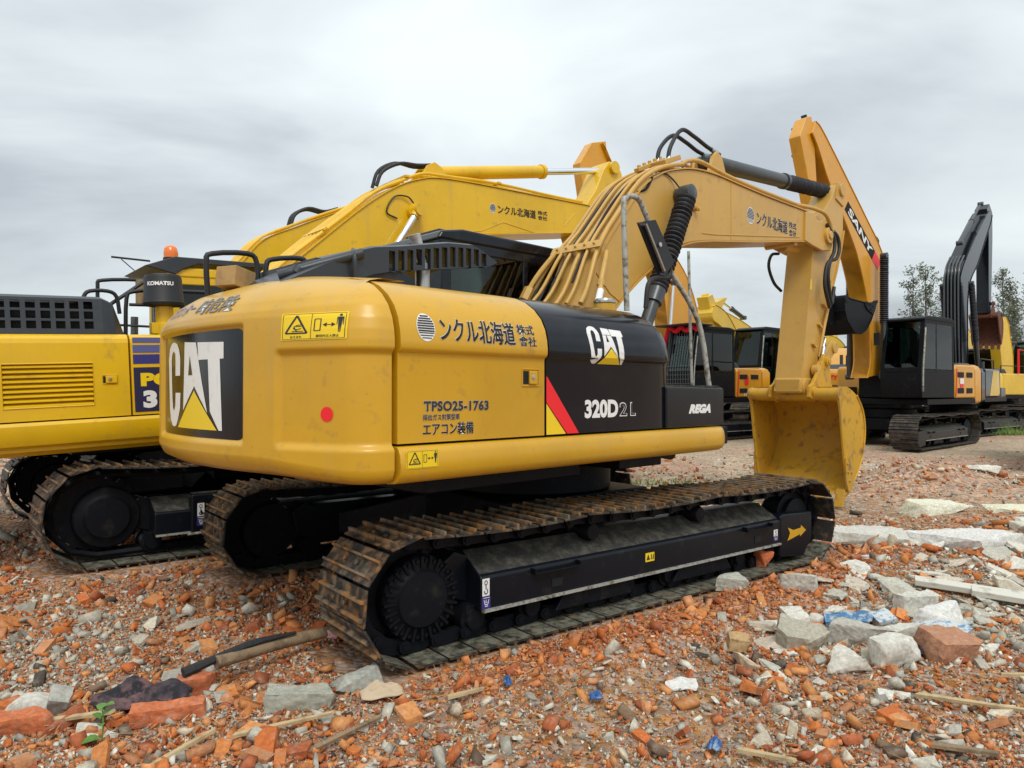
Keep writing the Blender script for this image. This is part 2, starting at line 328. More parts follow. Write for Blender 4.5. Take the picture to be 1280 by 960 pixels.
def hook_sign(parent, fn, x0, x1, z0, z1):
    h = z1-z0; zm = z0+h*.42
    place(flat_geo([[(0, 0), (1, 0), (1, 1), (0, 1)]]), 'hook_sticker', M['white'], parent, fn(0), (x0, x1, zm, z1), (0, 1, 0, 1))
    place(flat_geo([[(0, 0), (1, 0), (1, 1), (0, 1)]]), 'harness_sticker', M['blue'], parent, fn(0), (x0-.004, x1+.006, z0, zm-.004), (0, 1, 0, 1))
    P = []
    def arc(cx, cy, r, a0, a1, t, n=10):
        for k in range(n):
            p, q = R(a0+(a1-a0)*k/n), R(a0+(a1-a0)*(k+1)/n)
            P.append([(cx+(r-t)*math.cos(p)*1.6, cy+(r-t)*math.sin(p)), (cx+(r+t)*math.cos(p)*1.6, cy+(r+t)*math.sin(p)), (cx+(r+t)*math.cos(q)*1.6, cy+(r+t)*math.sin(q)), (cx+(r-t)*math.cos(q)*1.6, cy+(r-t)*math.sin(q))])
    arc(.5, .76, .12, 0, 360, .028); P.append([(.44, .40), (.56, .40), (.56, .66), (.44, .66)]); arc(.5, .26, .14, -200, 70, .035)
    place(flat_geo(P), 'hook_pictogram', M['ink'], parent, fn(.0012), (x0, x1, zm, z1), (0, 1, 0, 1))
    Q = [[(.15, .88), (.9, .88), (.9, .93), (.15, .93)]]
    for a in (((.25, .75), (.35, .35)), ((.8, .75), (.7, .35)), ((.35, .35), (.7, .35)), ((.5, .75), (.45, .5)), ((.5, .5), (.62, .55)), ((.35, .2), (.7, .2))):
        (xa, ya), (xb, yb) = a; L = math.hypot(xb-xa, yb-ya); nx, ny = -(yb-ya)/L*.035, (xb-xa)/L*.035; Q.append([(xa-nx, ya-ny), (xb-nx, yb-ny), (xb+nx, yb+ny), (xa+nx, ya+ny)])
    place(flat_geo(Q), 'harness_pictogram', M['white'], parent, fn(.0012), (x0-.004, x1+.006, z0, zm-.004), (0, 1, 0, 1))

# ------------------------------------------------------------------ excavator pieces (machine axes: x forward, y left, z up)
def track_path(x0, x1, Ro, zb, sag=.03, n=500):
    """closed outline of the shoe plates' outer face; rear end x0, front end x1"""
    P = []
    for k in range(61): a = R(90+180*k/60); P.append((x0+Ro*math.cos(a), zb+Ro+Ro*math.sin(a)))
    for k in range(1, 40): P.append((x0+(x1-x0)*k/40, zb))
    for k in range(61): a = R(-90+180*k/60); P.append((x1+Ro*math.cos(a), zb+Ro+Ro*math.sin(a)))
    for k in range(1, 60): t = k/60; P.append((x1+(x0-x1)*t, zb+2*Ro-sag*abs(math.sin(3*PI*t))))
    return P
def walk(P, n):
    P = P+[P[0]]; L = [0]
    for a, b in zip(P, P[1:]): L.append(L[-1]+math.hypot(b[0]-a[0], b[1]-a[1]))
    out = []; pitch = L[-1]/n; i = 0
    for k in range(n):
        s = (k+.5)*pitch
        while L[i+1] < s: i += 1
        t = (s-L[i])/(L[i+1]-L[i]); a, b = P[i], P[i+1]; d = math.atan2(b[1]-a[1], b[0]-a[0])
        out.append((a[0]+(b[0]-a[0])*t, a[1]+(b[1]-a[1])*t, d))
    return out, pitch
def shoe_geo(m, w, p, Mx=None, bars=(-.034, .056)):
    """shoe plate: x along the chain, z outward; three profiles: plate with bent lip and grouser bars"""
    h = p/2*.93
    P = [(-h, 0), (h, 0), (h+.004, .012), (h, .014), (-h+.004, .012), (-h-.002, .004)]
    def ext(P, y0, y1):
        b = MB(); b.prism(P, y0, y1); v = b.v
        if Mx is not None: v = [tuple(Mx @ Vector(q)) for q in v]
        m.add(v, b.f)
    ext(P, -w/2, w/2)
    for bx in bars:
        ext([(bx-.011, .012), (bx+.011, .012), (bx+.006, .036), (bx-.006, .036)], -w/2+.004, w/2-.004)
    for sy in (-1, 1):
        for bx in (.01,):
            b = MB(); b.cyl((bx, sy*.07, .012), (bx, sy*.07, .026), .013, 6); v = b.v if Mx is None else [tuple(Mx @ Vector(q)) for q in b.v]; m.add(v, b.f)
def make_track(parent, yc, cfg, detail, rot):
    """detail 2: every shoe and link an object; 1: every shoe an object; 0: one joined part"""
    x0, x1, Ro, zb, w, n = cfg['x0'], cfg['x1'], cfg['R'], cfg['zb'], cfg['w'], cfg['n']
    path = track_path(x0, x1, Ro-.03, zb+.03, cfg.get('sag', .03)); st, pitch = walk(path, n)
    side = -1 if yc < 0 else 1
    ring = MB()      # inner chain rails
    for sy in (-.07, .07):
        pr = []
        for (px, pz, d) in st:
            nx, nz = math.sin(d), -math.cos(d); pr.append((px-nx*.055, yc+sy, pz-nz*.055))
        ring.tube(pr, .03, 6, closed=True)
    chain = ring.build('track_chain', M['under'], parent, xf=rot)
    mats = []
    for (px, pz, d) in st:
        nx, nz = math.sin(d), -math.cos(d)           # outward for the path's turning sense
        t = Vector((math.cos(d), 0, math.sin(d))); nn = Vector((nx, 0, nz)); yv = nn.cross(t)
        jit = random.uniform(-.012, .012)
        mm = Matrix(((t.x, yv.x, nn.x, px), (t.y, yv.y, nn.y, yc), (t.z, yv.z, nn.z, pz), (0, 0, 0, 1))) @ Matrix.Rotation(jit, 4, 'Y')
        mats.append(mm)
    if detail:
        key = 'shoe_%g_%g' % (w, pitch)
        if key not in CACHE:
            b = MB(); shoe_geo(b, w, pitch); o = b.build('track_shoe', M['shoe'], None, smooth=30); CACHE[key] = o.data; bpy.data.objects.remove(o)
        for mm in mats:
            o = bpy.data.objects.new('track_shoe', CACHE[key]); COL.objects.link(o); o.parent = chain; o.matrix_local = (rot @ mm)
    else:
        b = MB()
        for mm in mats: shoe_geo(b, w, pitch, mm)
        tag(b.build('track_shoes', M['shoefar'], chain, smooth=30, xf=rot), kind='stuff')
    if detail == 2:
        lk = MB()
        for sy in (-1, 1):
            lk.prism([(-pitch*.55, -.055), (-pitch*.4, -.09), (0, -.085), (pitch*.4, -.09), (pitch*.55, -.055), (pitch*.4, -.02), (pitch*.15, -.003), (-pitch*.3, -.003), (-pitch*.45, -.025)], sy*.085-.017, sy*.085+.017)
            lk.cyl((-pitch*.42, sy*.06, -.055), (-pitch*.42, sy*.135, -.055), .034, 12); lk.cyl((-pitch*.42, sy*.1, -.055), (-pitch*.42, sy*.142, -.055), .018, 10)
        o = lk.build('chain_link', M['under'], None); d = o.data; bpy.data.objects.remove(o)
        for mm in mats:
            o = bpy.data.objects.new('chain_link', d); COL.objects.link(o); o.parent = chain; o.matrix_local = (rot @ mm)
    return chain
CACHE = {}
def undercarriage(root, cfg, detail, rot):
    g = cfg['g']; x0, x1, Ro, zb, w = cfg['x0'], cfg['x1'], cfg['R'], cfg['zb'], cfg['w']; zc = zb+Ro
    m = MB(); m.box((0, 0, zb+.52), (1.5, 1.3, .28)); m.lathe((0, 0, zb+.55), (0, 0, 1), [(0, .62), (.12, .62), (.12, .68), (.34, .68), (.34, .60), (.5, .60)], 40)
    for sx in (-1, 1):
        for sy in (-1, 1):
            m.add([Vector(q) for q in ((sx*.3, sy*.4, zb+.62), (sx*.75, sy*.4, zb+.62), (sx*1.25, sy*(g-.15), zb+.42), (sx*.8, sy*(g-.15), zb+.42), (sx*.3, sy*.4, zb+.36), (sx*.75, sy*.4, zb+.36), (sx*1.25, sy*(g-.15), zb+.24), (sx*.8, sy*(g-.15), zb+.24))],
                  [(0, 1, 2, 3), (7, 6, 5, 4), (0, 4, 5, 1), (1, 5, 6, 2), (2, 6, 7, 3), (3, 7, 4, 0)])
    m.build('car_body', M['under'], root, bevel=.015, xf=rot)
    for s in (-1, 1):
        yc = s*g; ch = make_track(root, yc, cfg, detail, rot)
        yo = yc+s*(w/2-.085); yi = yc-s*.16
        f = MB()
        def P(x, z, y): return (x, y, z)
        # box frame with the outer face vertical and the top plate sloping up towards the middle
        xa, xb = x0+.44*(x1-x0)/3.77+.0, x1-.36
        xa = x0+.42; za, zt, zi = zb+.205, zb+.405, zb+.515
        sec = [(yo, za), (yo, zt-.012), (yo-s*.012, zt), (yc-s*.02, zi), (yi, zi), (yi, za+.02)]
        for X in (xa, xb): f.v += [(X, y, z) for y, z in sec]
        n = len(sec); fs = [tuple(range(n)), tuple(range(2*n-1, n-1, -1))]+[((i+1) % n, i, i+n, (i+1) % n+n) for i in range(n)]
        if s < 0: fs = [q[::-1] for q in fs]
        f.f += [q[::-1] for q in fs]; f.mi += [0]*len(fs)
        # cheek arch behind the sprocket
        f.prism([(xa-.14, zb+.28), (xa+.02, zb+.22), (xa+.02, zb+.40), (xa+.02, zi-.02), (xa-.08, zi+.02), (xa-.18, zb+.46)], yi, yc+s*.05)
        fr = f.build('track_frame', M['frame'], root, bevel=.012, xf=rot)
        tp = MB(); tp.grid([[(X, yo-s*.02, zt+.004) for X in np.linspace(xa+.01, xb-.01, 20)], [(X, yc-s*.01, zi+.003) for X in np.linspace(xa+.01, xb-.01, 20)]], flip=(s > 0)); tp.build('dusty_top_plate', M['dusty'], fr, xf=rot)
        lip = MB(); lip.box(((xa+xb)/2, yo+s*.006, za+.004), (xb-xa-.02, .022, .016)); lip.build('frame_lip', M['galv'], fr, xf=rot)
        sl = MB()
        for X in ((xa+xb)/2-.52, (xa+xb)/2+.56):
            u = Vector((0, -s*(abs(yo-yc)+.02), zi-zt)); o0 = Vector((X, yo-s*.02, zt+.008))
            pts = [o0+Vector((a*.11, 0, 0))+u*(b) for a, b in [(math.cos(q*PI/8)*1.0, .5+.28*math.sin(q*PI/8)) for q in range(16)]]
            sl.add(pts, [tuple(range(16)) if s < 0 else tuple(range(15, -1, -1))])
        sl.build('frame_slot', M['deep'], fr, xf=rot)
        for X, wd in ((xa+.55, .36), (xb-.34, .34)):
            st = MB(); st.box((X, yo+s*.02, zt-.035), (wd, .05, .012)); st.box((X-wd/2, yo+s*.02, zt-.02), (.012, .05, .03)); st.box((X+wd/2, yo+s*.02, zt-.02), (.012, .05, .03))
            st.build('step', M['under'], fr, bevel=.004, xf=rot); st = MB(); st.box((X+.02, yo+s*.001, zb+.285), (.085, .006, .05)); st.build('slot', M['deep'], fr, xf=rot)
        # idler bracket
        b = MB(); b.prism([(xb-.01, zb+.10), (xb-.01, zb+.43), (xb+.03, zb+.445), (xb+.46, zb+.425), (xb+.47, zb+.41), (xb+.47, zb+.2), (xb+.33, zb+.06)], yo-s*.10, yo+s*.005)
        ib = b.build('idler_bracket', M['frame'], root, bevel=.015, xf=rot)
        cfg['faces'] = cfg.get('faces', {}); cfg['faces'][s] = (yo, xa, xb, fr, ib)
        # idler and sprocket
        d = MB(); ri = Ro-.125; d.lathe((x1, yc-.14, zc), (0, 1, 0), [(0, .06), (.02, ri-.05), (.06, ri-.05), (.07, ri), (.21, ri), (.22, ri-.05), (.26, ri-.05), (.28, .06)], 36); d.build('idler', M['under'], root, xf=rot)
        d = MB(); d.lathe((x0, yc-.03, zc), (0, 1, 0), [(0, .1), (0, Ro-.13), (.06, Ro-.13), (.06, .1)], 42)
        for k in range(21):
            a = 2*PI*k/21; d.box((x0+math.cos(a)*(Ro-.115), yc, zc+math.sin(a)*(Ro-.115)), (.05, .055, .045), Matrix.Rotation(-a, 3, 'Y'))
        sp = d.build('sprocket', M['under'], root, xf=rot)
        d = MB(); rh = .235 if cfg.get('hub', 1) else .26
        d.lathe((x0+.08, yc-s*.1, zc-.03), (0, s, 0), [(0, rh*.9), (.10, rh*.98), (.20, rh*.98), (.215, rh*.93), (.222, rh*.72), (.235, rh*.66), (.245, rh*.63), (.25, rh*.1)], 48)
        if detail == 2:
            for k in range(24):
                a = 2*PI*k/24; Mx = Matrix.Rotation(-a, 3, 'Y'); rr = rh*.83
                d.box((x0+.08+math.cos(a)*rr, yc+s*.118, zc-.03+math.sin(a)*rr), (rh*.30, .03, .016), Mx)
                d.cyl((x0+.08+math.cos(a+.13)*rh*.87, yc+s*.10, zc-.03+math.sin(a+.13)*rh*.87), (x0+.08+math.cos(a+.13)*rh*.87, yc+s*.13, zc-.03+math.sin(a+.13)*rh*.87), .011, 8)
        d.build('final_drive', M['under'], root, xf=rot)
        # bottom rollers, guards, carrier rollers
        nr = 8
        for k in range(nr):
            X = x0+.42+(x1-x0-.84)*k/(nr-1); d = MB(); d.lathe((X, yc-.15, zb+.150), (0, 1, 0), [(0, .03), (0, .055), (.03, .06), (.03, .085), (.09, .085), (.10, .07), (.20, .07), (.21, .085), (.27, .085), (.27, .06), (.30, .05), (.30, .03)], 20); d.build('bottom_roller', M['under'], root, xf=rot)
        gd = MB()
        for c_ in (-.55, .55):
            gd.prism([(c_-.34, zb+.10), (c_+.34, zb+.10), (c_+.26, zb+.21), (c_-.26, zb+.21)], yc+s*.155, yc+s*.18)
        gd.box(((x0+x1)/2, yc, zb+.205), (xb-xa, .26, .05)); gd.build('roller_guard', M['under'], root, bevel=.006, xf=rot)
        for X in ((xa+xb)/2-.55, (xa+xb)/2+.55):
            d = MB(); d.lathe((X, yc-.13, zb+2*Ro-.175), (0, 1, 0), [(0, .02), (0, .05), (.02, .062), (.08, .062), (.09, .045), (.17, .045), (.18, .062), (.24, .062), (.26, .05), (.27, .02)], 18); d.box((X, yc, zb+2*Ro-.22), (.07, .06, .08)); d.build('carrier_roller', M['under'], root, xf=rot)

def hyd(root, a, b, r, split, mats=('catboom', 'chrome'), name='hydraulic_cylinder', bellow=None, rod=.55, eye=True):
    """hydraulic ram from a (barrel end) to b (rod end); split = barrel share of the length; bellow = (from, to, r) rubber boot share"""
    a, b = Vector(a), Vector(b); d = (b-a); L = d.length; u = d/L; m = MB()
    m.lathe(a, u, [(-.0, r*.9), (.03, r), (L*split-.06, r), (L*split-.06, r*1.16), (L*split, r*1.16), (L*split, r*.6)], 24)
    if eye:
        m.cyl(a+Vector((0, -r*1.2, 0)), a+Vector((0, r*1.2, 0)), r*.95, 18)
    c = m.build(name, M[mats[0]], root)
    m = MB(); m.cyl(a+u*(L*split-.02), b, r*rod, 18); m.build('rod', M[mats[1]], c); m = MB(); m.cyl(b+Vector((0, -r*1.0, 0)), b+Vector((0, r*1.0, 0)), r*.95, 18); m.cyl(b-u*r*1.3, b, r*.75, 14); m.build('rod_eye', M[mats[0]], c)
    if bellow:
        t0, t1, rb = bellow; m = MB(); n = max(6, int((t1-t0)*L/.048)); prof = []
        for k in range(n+1):
            t = t0*L+(t1-t0)*L*k/n; prof += [(t, rb*(.80+random.uniform(-.02, .02))), (t+(t1-t0)*L/n*.35, rb*(1.06+random.uniform(-.04, .05))), (t+(t1-t0)*L/n*.6, rb*1.04)]
        m.lathe(a, u, prof, 22); m.build('rubber_boot', M['bellow'], c, smooth=60)
    return c
def side_fn(y, s=-1):
    """flat side plane at |y|; the lettering reads from outside: right side (s=-1) reads rear to front"""
    return lambda e: (lambda a, b: (a, s*(y+e), b))

def bucket(root, hinge, lipdir, w, mt, scale=1., ang=0., teeth=True, inner=None):
    """digging bucket: profile traced in its own axes (hinge bar at the origin), turned by ang about the bar"""
    prof = [(.06, .10), (.30, .09), (.58, -.02), (.78, -.22), (.86, -.48), (.80, -.78), (.64, -1.02), (.44, -1.20), (.26, -1.32)]
    mouth = [(.20, -1.02), (.12, -.62), (.05, -.22), (-.04, -.05)]
    c, s_ = math.cos(ang), math.sin(ang)
    def T(x, z, y=0): return (hinge[0]+(x*c-z*s_)*scale, y, hinge[1]+(x*s_+z*c)*scale)
    sp = [(p.x, p.z) for p in smooth([(a, 0, b) for a, b in prof], 4)]
    m = MB(); hw = w/2; t = .022
    out = [[T(x, z, y) for (x, z) in sp] for y in np.linspace(-hw, hw, 5)]
    cx_, cz_ = .3, -.5
    inn = [[T(x+(cx_-x)*.035, z+(cz_-z)*.035, y) for (x, z) in sp] for y in np.linspace(-hw, hw, 5)]
    m.grid(out, flip=True); m.grid(inn)
    for e in (0, -1):
        m.add([out[0][e], out[-1][e], inn[-1][e], inn[0][e]], [(0, 1, 2, 3)])
    b = m.build('bucket_shell', mt, root, smooth=50)
    for sy in (-1, 1):
        m = MB(); P = [T(x, z) for x, z in sp+mouth]; m.prism([(p[0], p[2]) for p in P], sy*hw-sy*.0, sy*(hw-t))
        # rim bar along the mouth edge and a wear strip at the heel
        rim = [T(x, z, sy*(hw-.005)) for x, z in [(-.02, .0)]+mouth[::-1][1:]+[(.25, -1.28)]]
        m.tube(rim, .022, 6, sm=3)
        rim = [T(x, z, sy*(hw+.006)) for x, z in prof[2:]]; m.tube(rim, .014, 5, sm=3)
        m.build('side_plate', mt, b, smooth=30)
        m = MB(); P = [T(x, z) for x, z in [(.26, -1.34), (.17, -1.18), (.15, -.86), (.20, -.80), (.34, -.92), (.44, -1.14), (.40, -1.24)]]; m.prism([(p[0], p[2]) for p in P], sy*(hw+.002), sy*(hw+.024))
        for q in ((.20, -.93), (.22, -1.05), (.27, -1.17), (.33, -1.06)):
            a = T(*q, sy*hw); m.cyl(a, (a[0], a[1]+sy*.04, a[2]), .018, 6)
        m.build('side_cutter', mt, b, bevel=.003)
    m = MB(); a, c2 = T(.26, -1.32), T(.44, -1.20)
    m.add([T(.21, -1.36, -hw), T(.21, -1.36, hw), T(.44, -1.21, hw), T(.44, -1.21, -hw), T(.23, -1.33, -hw), T(.23, -1.33, hw), T(.45, -1.18, hw), T(.45, -1.18, -hw)], [(0, 1, 2, 3), (7, 6, 5, 4), (0, 4, 5, 1), (1, 5, 6, 2), (2, 6, 7, 3), (3, 7, 4, 0)])
    m.build('cutting_edge', mt, b)
    if teeth:
        for k in range(5):
            y = -hw+.07+(w-.14)*k/4; m = MB(); h = .055
            P = [T(.30, -1.24), T(.20, -1.30), T(.13, -1.52), T(.17, -1.53), T(.27, -1.40), T(.36, -1.30)]; m.prism([(p[0], p[2]) for p in P], y-h, y+h); m.build('tooth', mt, b, bevel=.008)
    # hinge bar and ears
    m = MB(); m.cyl(T(.03, .0, -hw-.012), T(.03, .0, hw+.012), .085*scale, 28)
    m.add([T(.03, .085, -hw), T(.03, .085, hw), T(.30, .10, hw), T(.30, .10, -hw), T(.0, -.07, -hw), T(.0, -.07, hw), T(.14, -.10, hw), T(.14, -.10, -hw)], [(3, 2, 1, 0), (4, 5, 6, 7), (0, 1, 5, 4), (2, 3, 7, 6)])
    m.build('hinge_bar', mt, b)
    for sy in (-1, 1):
        m = MB(); P = [T(*q) for q in ((-.12, -.04), (-.10, .11), (.0, .15), (.22, .36), (.36, .56), (.48, .56), (.52, .44), (.62, .08), (.40, .0), (.1, -.12))]
        m.prism([(p[0], p[2]) for p in P], sy*.235, sy*.28)
        for q in ((.0, .03), (.42, .46)):
            a = T(*q, sy*.20); m.cyl(a, (a[0], a[1]+sy*.115, a[2]), .07*scale, 20); m.cyl((a[0], a[1]+sy*.11, a[2]), (a[0], a[1]+sy*.13, a[2]), .04, 14)
        m.build('bucket_ear', mt, b, bevel=.008)
    return b
def offset_pts(pts, d):
    out = []
    for i, p in enumerate(pts):
        a = pts[max(i-1, 0)]; b = pts[min(i+1, len(pts)-1)]; dx, dz = b[0]-a[0], b[1]-a[1]; L = math.hypot(dx, dz)+1e-9
        out.append((p[0]-dz/L*d, p[1]+dx/L*d))
    return out
def boom(root, top, low, hw, mt, name='boom', seams=()):
    """box-section boom: top and low are outlines in x,z from foot to tip"""
    T_ = [(p.x, p.z) for p in smooth([(a, 0, b) for a, b in top], 5)]; L_ = [(p.x, p.z) for p in smooth([(a, 0, b) for a, b in low], 5)]
    m = MB(); m.prism(T_+L_[::-1], -hw, hw)
    b = m.build(name, mt, root, bevel=.012, smooth=28)
    m = MB()       # flange plates standing proud of the side plates
    for P, d in ((T_, .012), (L_, -.012)):
        O = offset_pts(P, d); m.v += [(x, y, z) for (x, z) in P for y in (-hw-.018, hw+.018)]; n = len(P); base = len(m.v); 
        m.v += [(x, y, z) for (x, z) in O for y in (-hw-.018, hw+.018)]
        o = base-2*n
        for i in range(n-1):
            a, c = o+2*i, base+2*i
            q = [(c, c+1, c+3, c+2), (a, a+2, a+3, a+1), (a, c, c+2, a+2), (a+1, a+3, c+3, c+1)]
            if d > 0: q = [t[::-1] for t in q]
            m.f += q; m.mi += [0]*4
    m.build('boom_flange', mt, b, smooth=28)
    for (x, za, zb) in seams:
        m = MB()
        for sy in (-1, 1): m.tube([(x, sy*(hw+.001), za), (x, sy*(hw+.001), zb)], .006, 5)
        m.build('weld_seam', mt, b)
    return b
def pane(root, pts, mt=None, name='window_pane'):
    m = MB(); P = [Vector(p) for p in pts]; n = (P[1]-P[0]).cross(P[2]-P[0]).normalized()*.006
    k = len(P); m.v += [tuple(p) for p in P]+[tuple(p-n) for p in P]
    m.f += [tuple(range(k)), tuple(range(2*k-1, k-1, -1))]+[((i+1) % k, i, i+k, (i+1) % k+k) for i in range(k)]; m.mi += [0]*(k+2)
    return m.build(name, mt or M['glass'], root, smooth=0)
def cab(root, x0, x1, y0, y1, z0, z1, mt, roof=None, glass='glass', grille=False, detail=1):
    """operator's cab with pillars, sill panels, roof, seat and panes; front is at x1"""
    zs = z0+.72; xf = x1-.22; m = MB(); r = .05; c = (x0+x1)/2+.1
    m.prism([(x0, z0), (x1-.05, z0), (x1, z0+.2), (x1, zs-.12), (x0, zs-.12)], y0, y1)
    for y in (y0+r, y1-r):
        m.prism([(x0, zs-.13), (x0+.11, zs-.13), (x0+.13, z1-.08), (x0+.03, z1-.08)], y-r, y+r); m.prism([(x1-.07, zs-.13), (x1, zs-.13), (xf, z1-.08), (xf-.07, z1-.08)], y-r, y+r); m.prism([(c-.04, zs-.13), (c+.04, zs-.13), (c+.02, z1-.08), (c-.04, z1-.08)], y-r, y+r)
        m.box(((x0+x1)/2, y, zs-.09), (x1-x0-.02, r*1.9, .08)); m.box(((x0+xf)/2, y, z1-.12), (xf-x0, r*1.9, .10))
    m.box((x0+.04, (y0+y1)/2, zs-.06), (.07, y1-y0-.1, .12)); m.box((x1-.03, (y0+y1)/2, zs-.06), (.05, y1-y0-.1, .12))
    cb = m.build('cab', mt, root, bevel=.015)
    m = MB(); ym = (y0+y1)/2
    m.prism([(x0-.03, z1-.09), (x0+.02, z1-.01), (x0+.25, z1+.03), (xf-.2, z1+.02), (xf+.04, z1-.04), (xf+.06, z1-.09)], y0-.01, y1+.01); m.build('cab_roof', roof or mt, cb, bevel=.03, seg=3)
    G = M[glass]
    for y in (y0+.012, y1-.012):
        o = .004 if y == y0+.012 else -.004
        pane(cb, [(x0+.11, y, zs-.04), (c-.04, y, zs-.04), (c-.04, y, z1-.16), (x0+.13, y, z1-.16)], G)
        pane(cb, [(c+.04, y, zs-.04), (x1-.07, y, zs-.04), (xf-.07, y, z1-.16), (c+.02, y, z1-.16)], G)
    pane(cb, [(x1-.01, y0+.1, zs-.01), (x1-.01, y1-.1, zs-.01), (xf-.005, y1-.1, z1-.13), (xf-.005, y0+.1, z1-.13)], G, 'windscreen')
    pane(cb, [(x0+.015, y0+.1, zs-.01), (x0+.015, y1-.1, zs-.01), (x0+.05, y1-.1, z1-.13), (x0+.05, y0+.1, z1-.13)], G)
    m = MB(); m.box((c-.25, ym, zs-.1), (.5, .5, .16)); m.prism([(c-.52, zs-.1), (c-.38, zs-.1), (c-.46, zs+.55), (c-.58, zs+.52)], ym-.22, ym+.22); m.box((c-.52, ym, zs+.62), (.08, .26, .16))
    m.cyl((c+.1, ym+.3, zs-.2), (c+.12, ym+.3, zs+.15), .02, 8); m.cyl((c+.1, ym-.3, zs-.2), (c+.12, ym-.3, zs+.15), .02, 8); m.build('seat', M['rubber'], cb, bevel=.03)
    if grille:
        m = MB()
        for k in range(11): y = y0+.04+(y1-y0-.08)*k/10; m.tube([(x1+.05, y, zs-.7), (x1+.06, y, zs), (xf+.07, y, z1-.05)], .009, 5)
        for k in range(7): z = zs-.6+k*.12; m.tube([(x1+.05, y0+.04, z), (x1+.05, y1-.04, z)], .009, 5)
        m.build('window_guard', M['gunmetal'], cb)
    return cb

# ================================================================== the near excavator
def hero():
    rz = R(90-46.5)
    root = empty('excavator', (.141, 6.07, 0), rz)
    tag(root, 'nearest excavator, ochre yellow and black, 320D lettering, red dot on its counterweight', 'excavator', 'excavators parked in the yard')
    rot = Matrix.Rotation(R(-6), 4, 'Z')
    cfg = dict(x0=-1.885, x1=1.885, R=.355, zb=-.005, w=.565, n=49, g=1.19, sag=.022)
    undercarriage(root, cfg, 2, rot)
    yo, xa, xb, fr, ib = cfg['faces'][-1]
    def Tfn(y):
        def k(e):
            def f(a, b): return rot @ Vector((a, y-e, b))
            return f
        return k
    hook_sign(fr, Tfn(yo-.002), -1.455, -1.405, .215, .385); hook_sign(fr, Tfn(yo-.002), xb-.10, xb-.045, .235, .325)
    place(flat_geo([rrect(0, 1, 0, 1, .05)]), 'warning_sticker', M['vyellow'], fr, Tfn(yo-.002)(0), (-.10, -.01, .285, .345), (0, 1, 0, 1))
    place(flat_geo([[(.1, .2), (.5, .2), (.3, .85)], [(.6, .2), (.62, .8), (.7, .8), (.7, .2)], [(.78, .2), (.92, .2), (.92, .8), (.86, .8)]]), 'warning_pictogram', M['ink'], fr, Tfn(yo-.002)(.0012), (-.10, -.01, .285, .345), (0, 1, 0, 1))
    place(flat_geo([[(0, .0), (.28, .12), (.66, .30), (.66, .12), (1, .52), (.72, .98), (.70, .78), (.30, .72), (.02, .98), (.13, .55)]]), 'arrow_mark', M['cat'], ib, Tfn(yo-.0075)(0), (xb+.09, xb+.37, .215, .325), (0, 1, 0, 1))

    # ---- platform and skirt
    m = MB(); m.box((-.55, 0, 1.09), (3.2, 2.5, .14)); m.box((-.2, 0, .96), (1.5, .9, .12)); m.box((.55, -.95, 1.03), (.5, .7, .05)); m.box((-1.25, -.72, .955), (1.3, .75, .15)); m.box((-1.2, .6, .95), (1.5, 1.0, .16)); m.box((-.05, -1.02, .965), (.5, .35, .12)); m.cyl((.35, -1.0, .99), (.75, -.9, .93), .05, 10); m.box((.62, -.75, .97), (.14, .3, .1)); m.build('platform', M['under'], root, bevel=.01)  # boxes under the body are added to shade the gap below it
    sk = [(1.28, .985), (1.345, .992), (1.378, 1.01), (1.395, 1.045), (1.398, 1.09), (1.392, 1.135), (1.38, 1.162), (1.365, 1.173), (1.34, 1.176), (1.25, 1.176)]
    for s, nm in ((-1, 'skirt'), (1, 'skirt')):
        m = MB(); xs = [-2.262, -2.25, -1.0, .2, .70, .77, .795, .802]; ins = [.004, 0, 0, 0, 0, .012, .035, .07]
        rows = []
        for x, i_ in zip(xs, ins):
            cz = 1.08; rows.append([(x, s*(v-i_), cz+(z-cz)*(1-i_*1.6)) for v, z in sk])
        m.grid(rows, flip=(s < 0)); n = len(sk)
        m.add(rows[-1], [tuple(range(n)) if s > 0 else tuple(range(n-1, -1, -1))]); m.add(rows[0], [tuple(range(n))])
        skirt = m.build(nm, M['cat'], root, smooth=60)
        if s < 0: warning_sign(skirt, side_fn(1.399), (-2.232, -2.035, 1.066, 1.155), words=False, cuts=(1, 1))
    # ---- hood
    base = [(1.35, 1.188), (1.35, 1.625), (1.353, 1.640), (1.372, 1.652), (1.378, 1.668), (1.378, 1.70), (1.372, 1.75), (1.356, 1.81), (1.322, 1.875), (1.265, 1.935), (1.19, 1.985), (1.10, 2.02), (.98, 2.045), (.7, 2.068), (.42, 2.085)]
    zz = [b[1] for b in base]; vv = [b[0] for b in base]
    def hood_v(z): return float(np.interp(z, zz, vv))
    def hfn(e): return lambda a, b: (a, -(hood_v(b)+e), b)
    def hood_panel(x0, x1, s, inner, front=False, name='hood_panel', mt=None):
        m = MB(); rows = []; prof = base+[(inner, 2.10)] if inner < .4 else base[:-1]+[(inner, 2.085)]
        xs = list(np.linspace(x0, x1, 6))
        for x in xs: rows.append([(x, s*v, z) for v, z in prof])
        if front:
            for q in (15, 30, 45, 60, 75, 88):
                a = R(q); dx = .19*math.sin(a); i_ = .19*(1-math.cos(a)); rows.append([(x1+dx+.10*(2.05-z)/.86*math.sin(a), s*(max(v-i_, inner)), z-i_*max(0, (z-1.65)/.4)*.9) for v, z in prof])
        m.grid(rows, flip=(s < 0))
        e = rows[-1]; n = len(e)
        bottom = [(p[0], s*inner, p[2]) for p in e]
        m.grid([e, bottom], flip=(s < 0))
        e = rows[0]; m.grid([[(p[0], s*inner, p[2]) for p in e], e], flip=(s < 0))
        return m.build(name, mt, root, smooth=40)
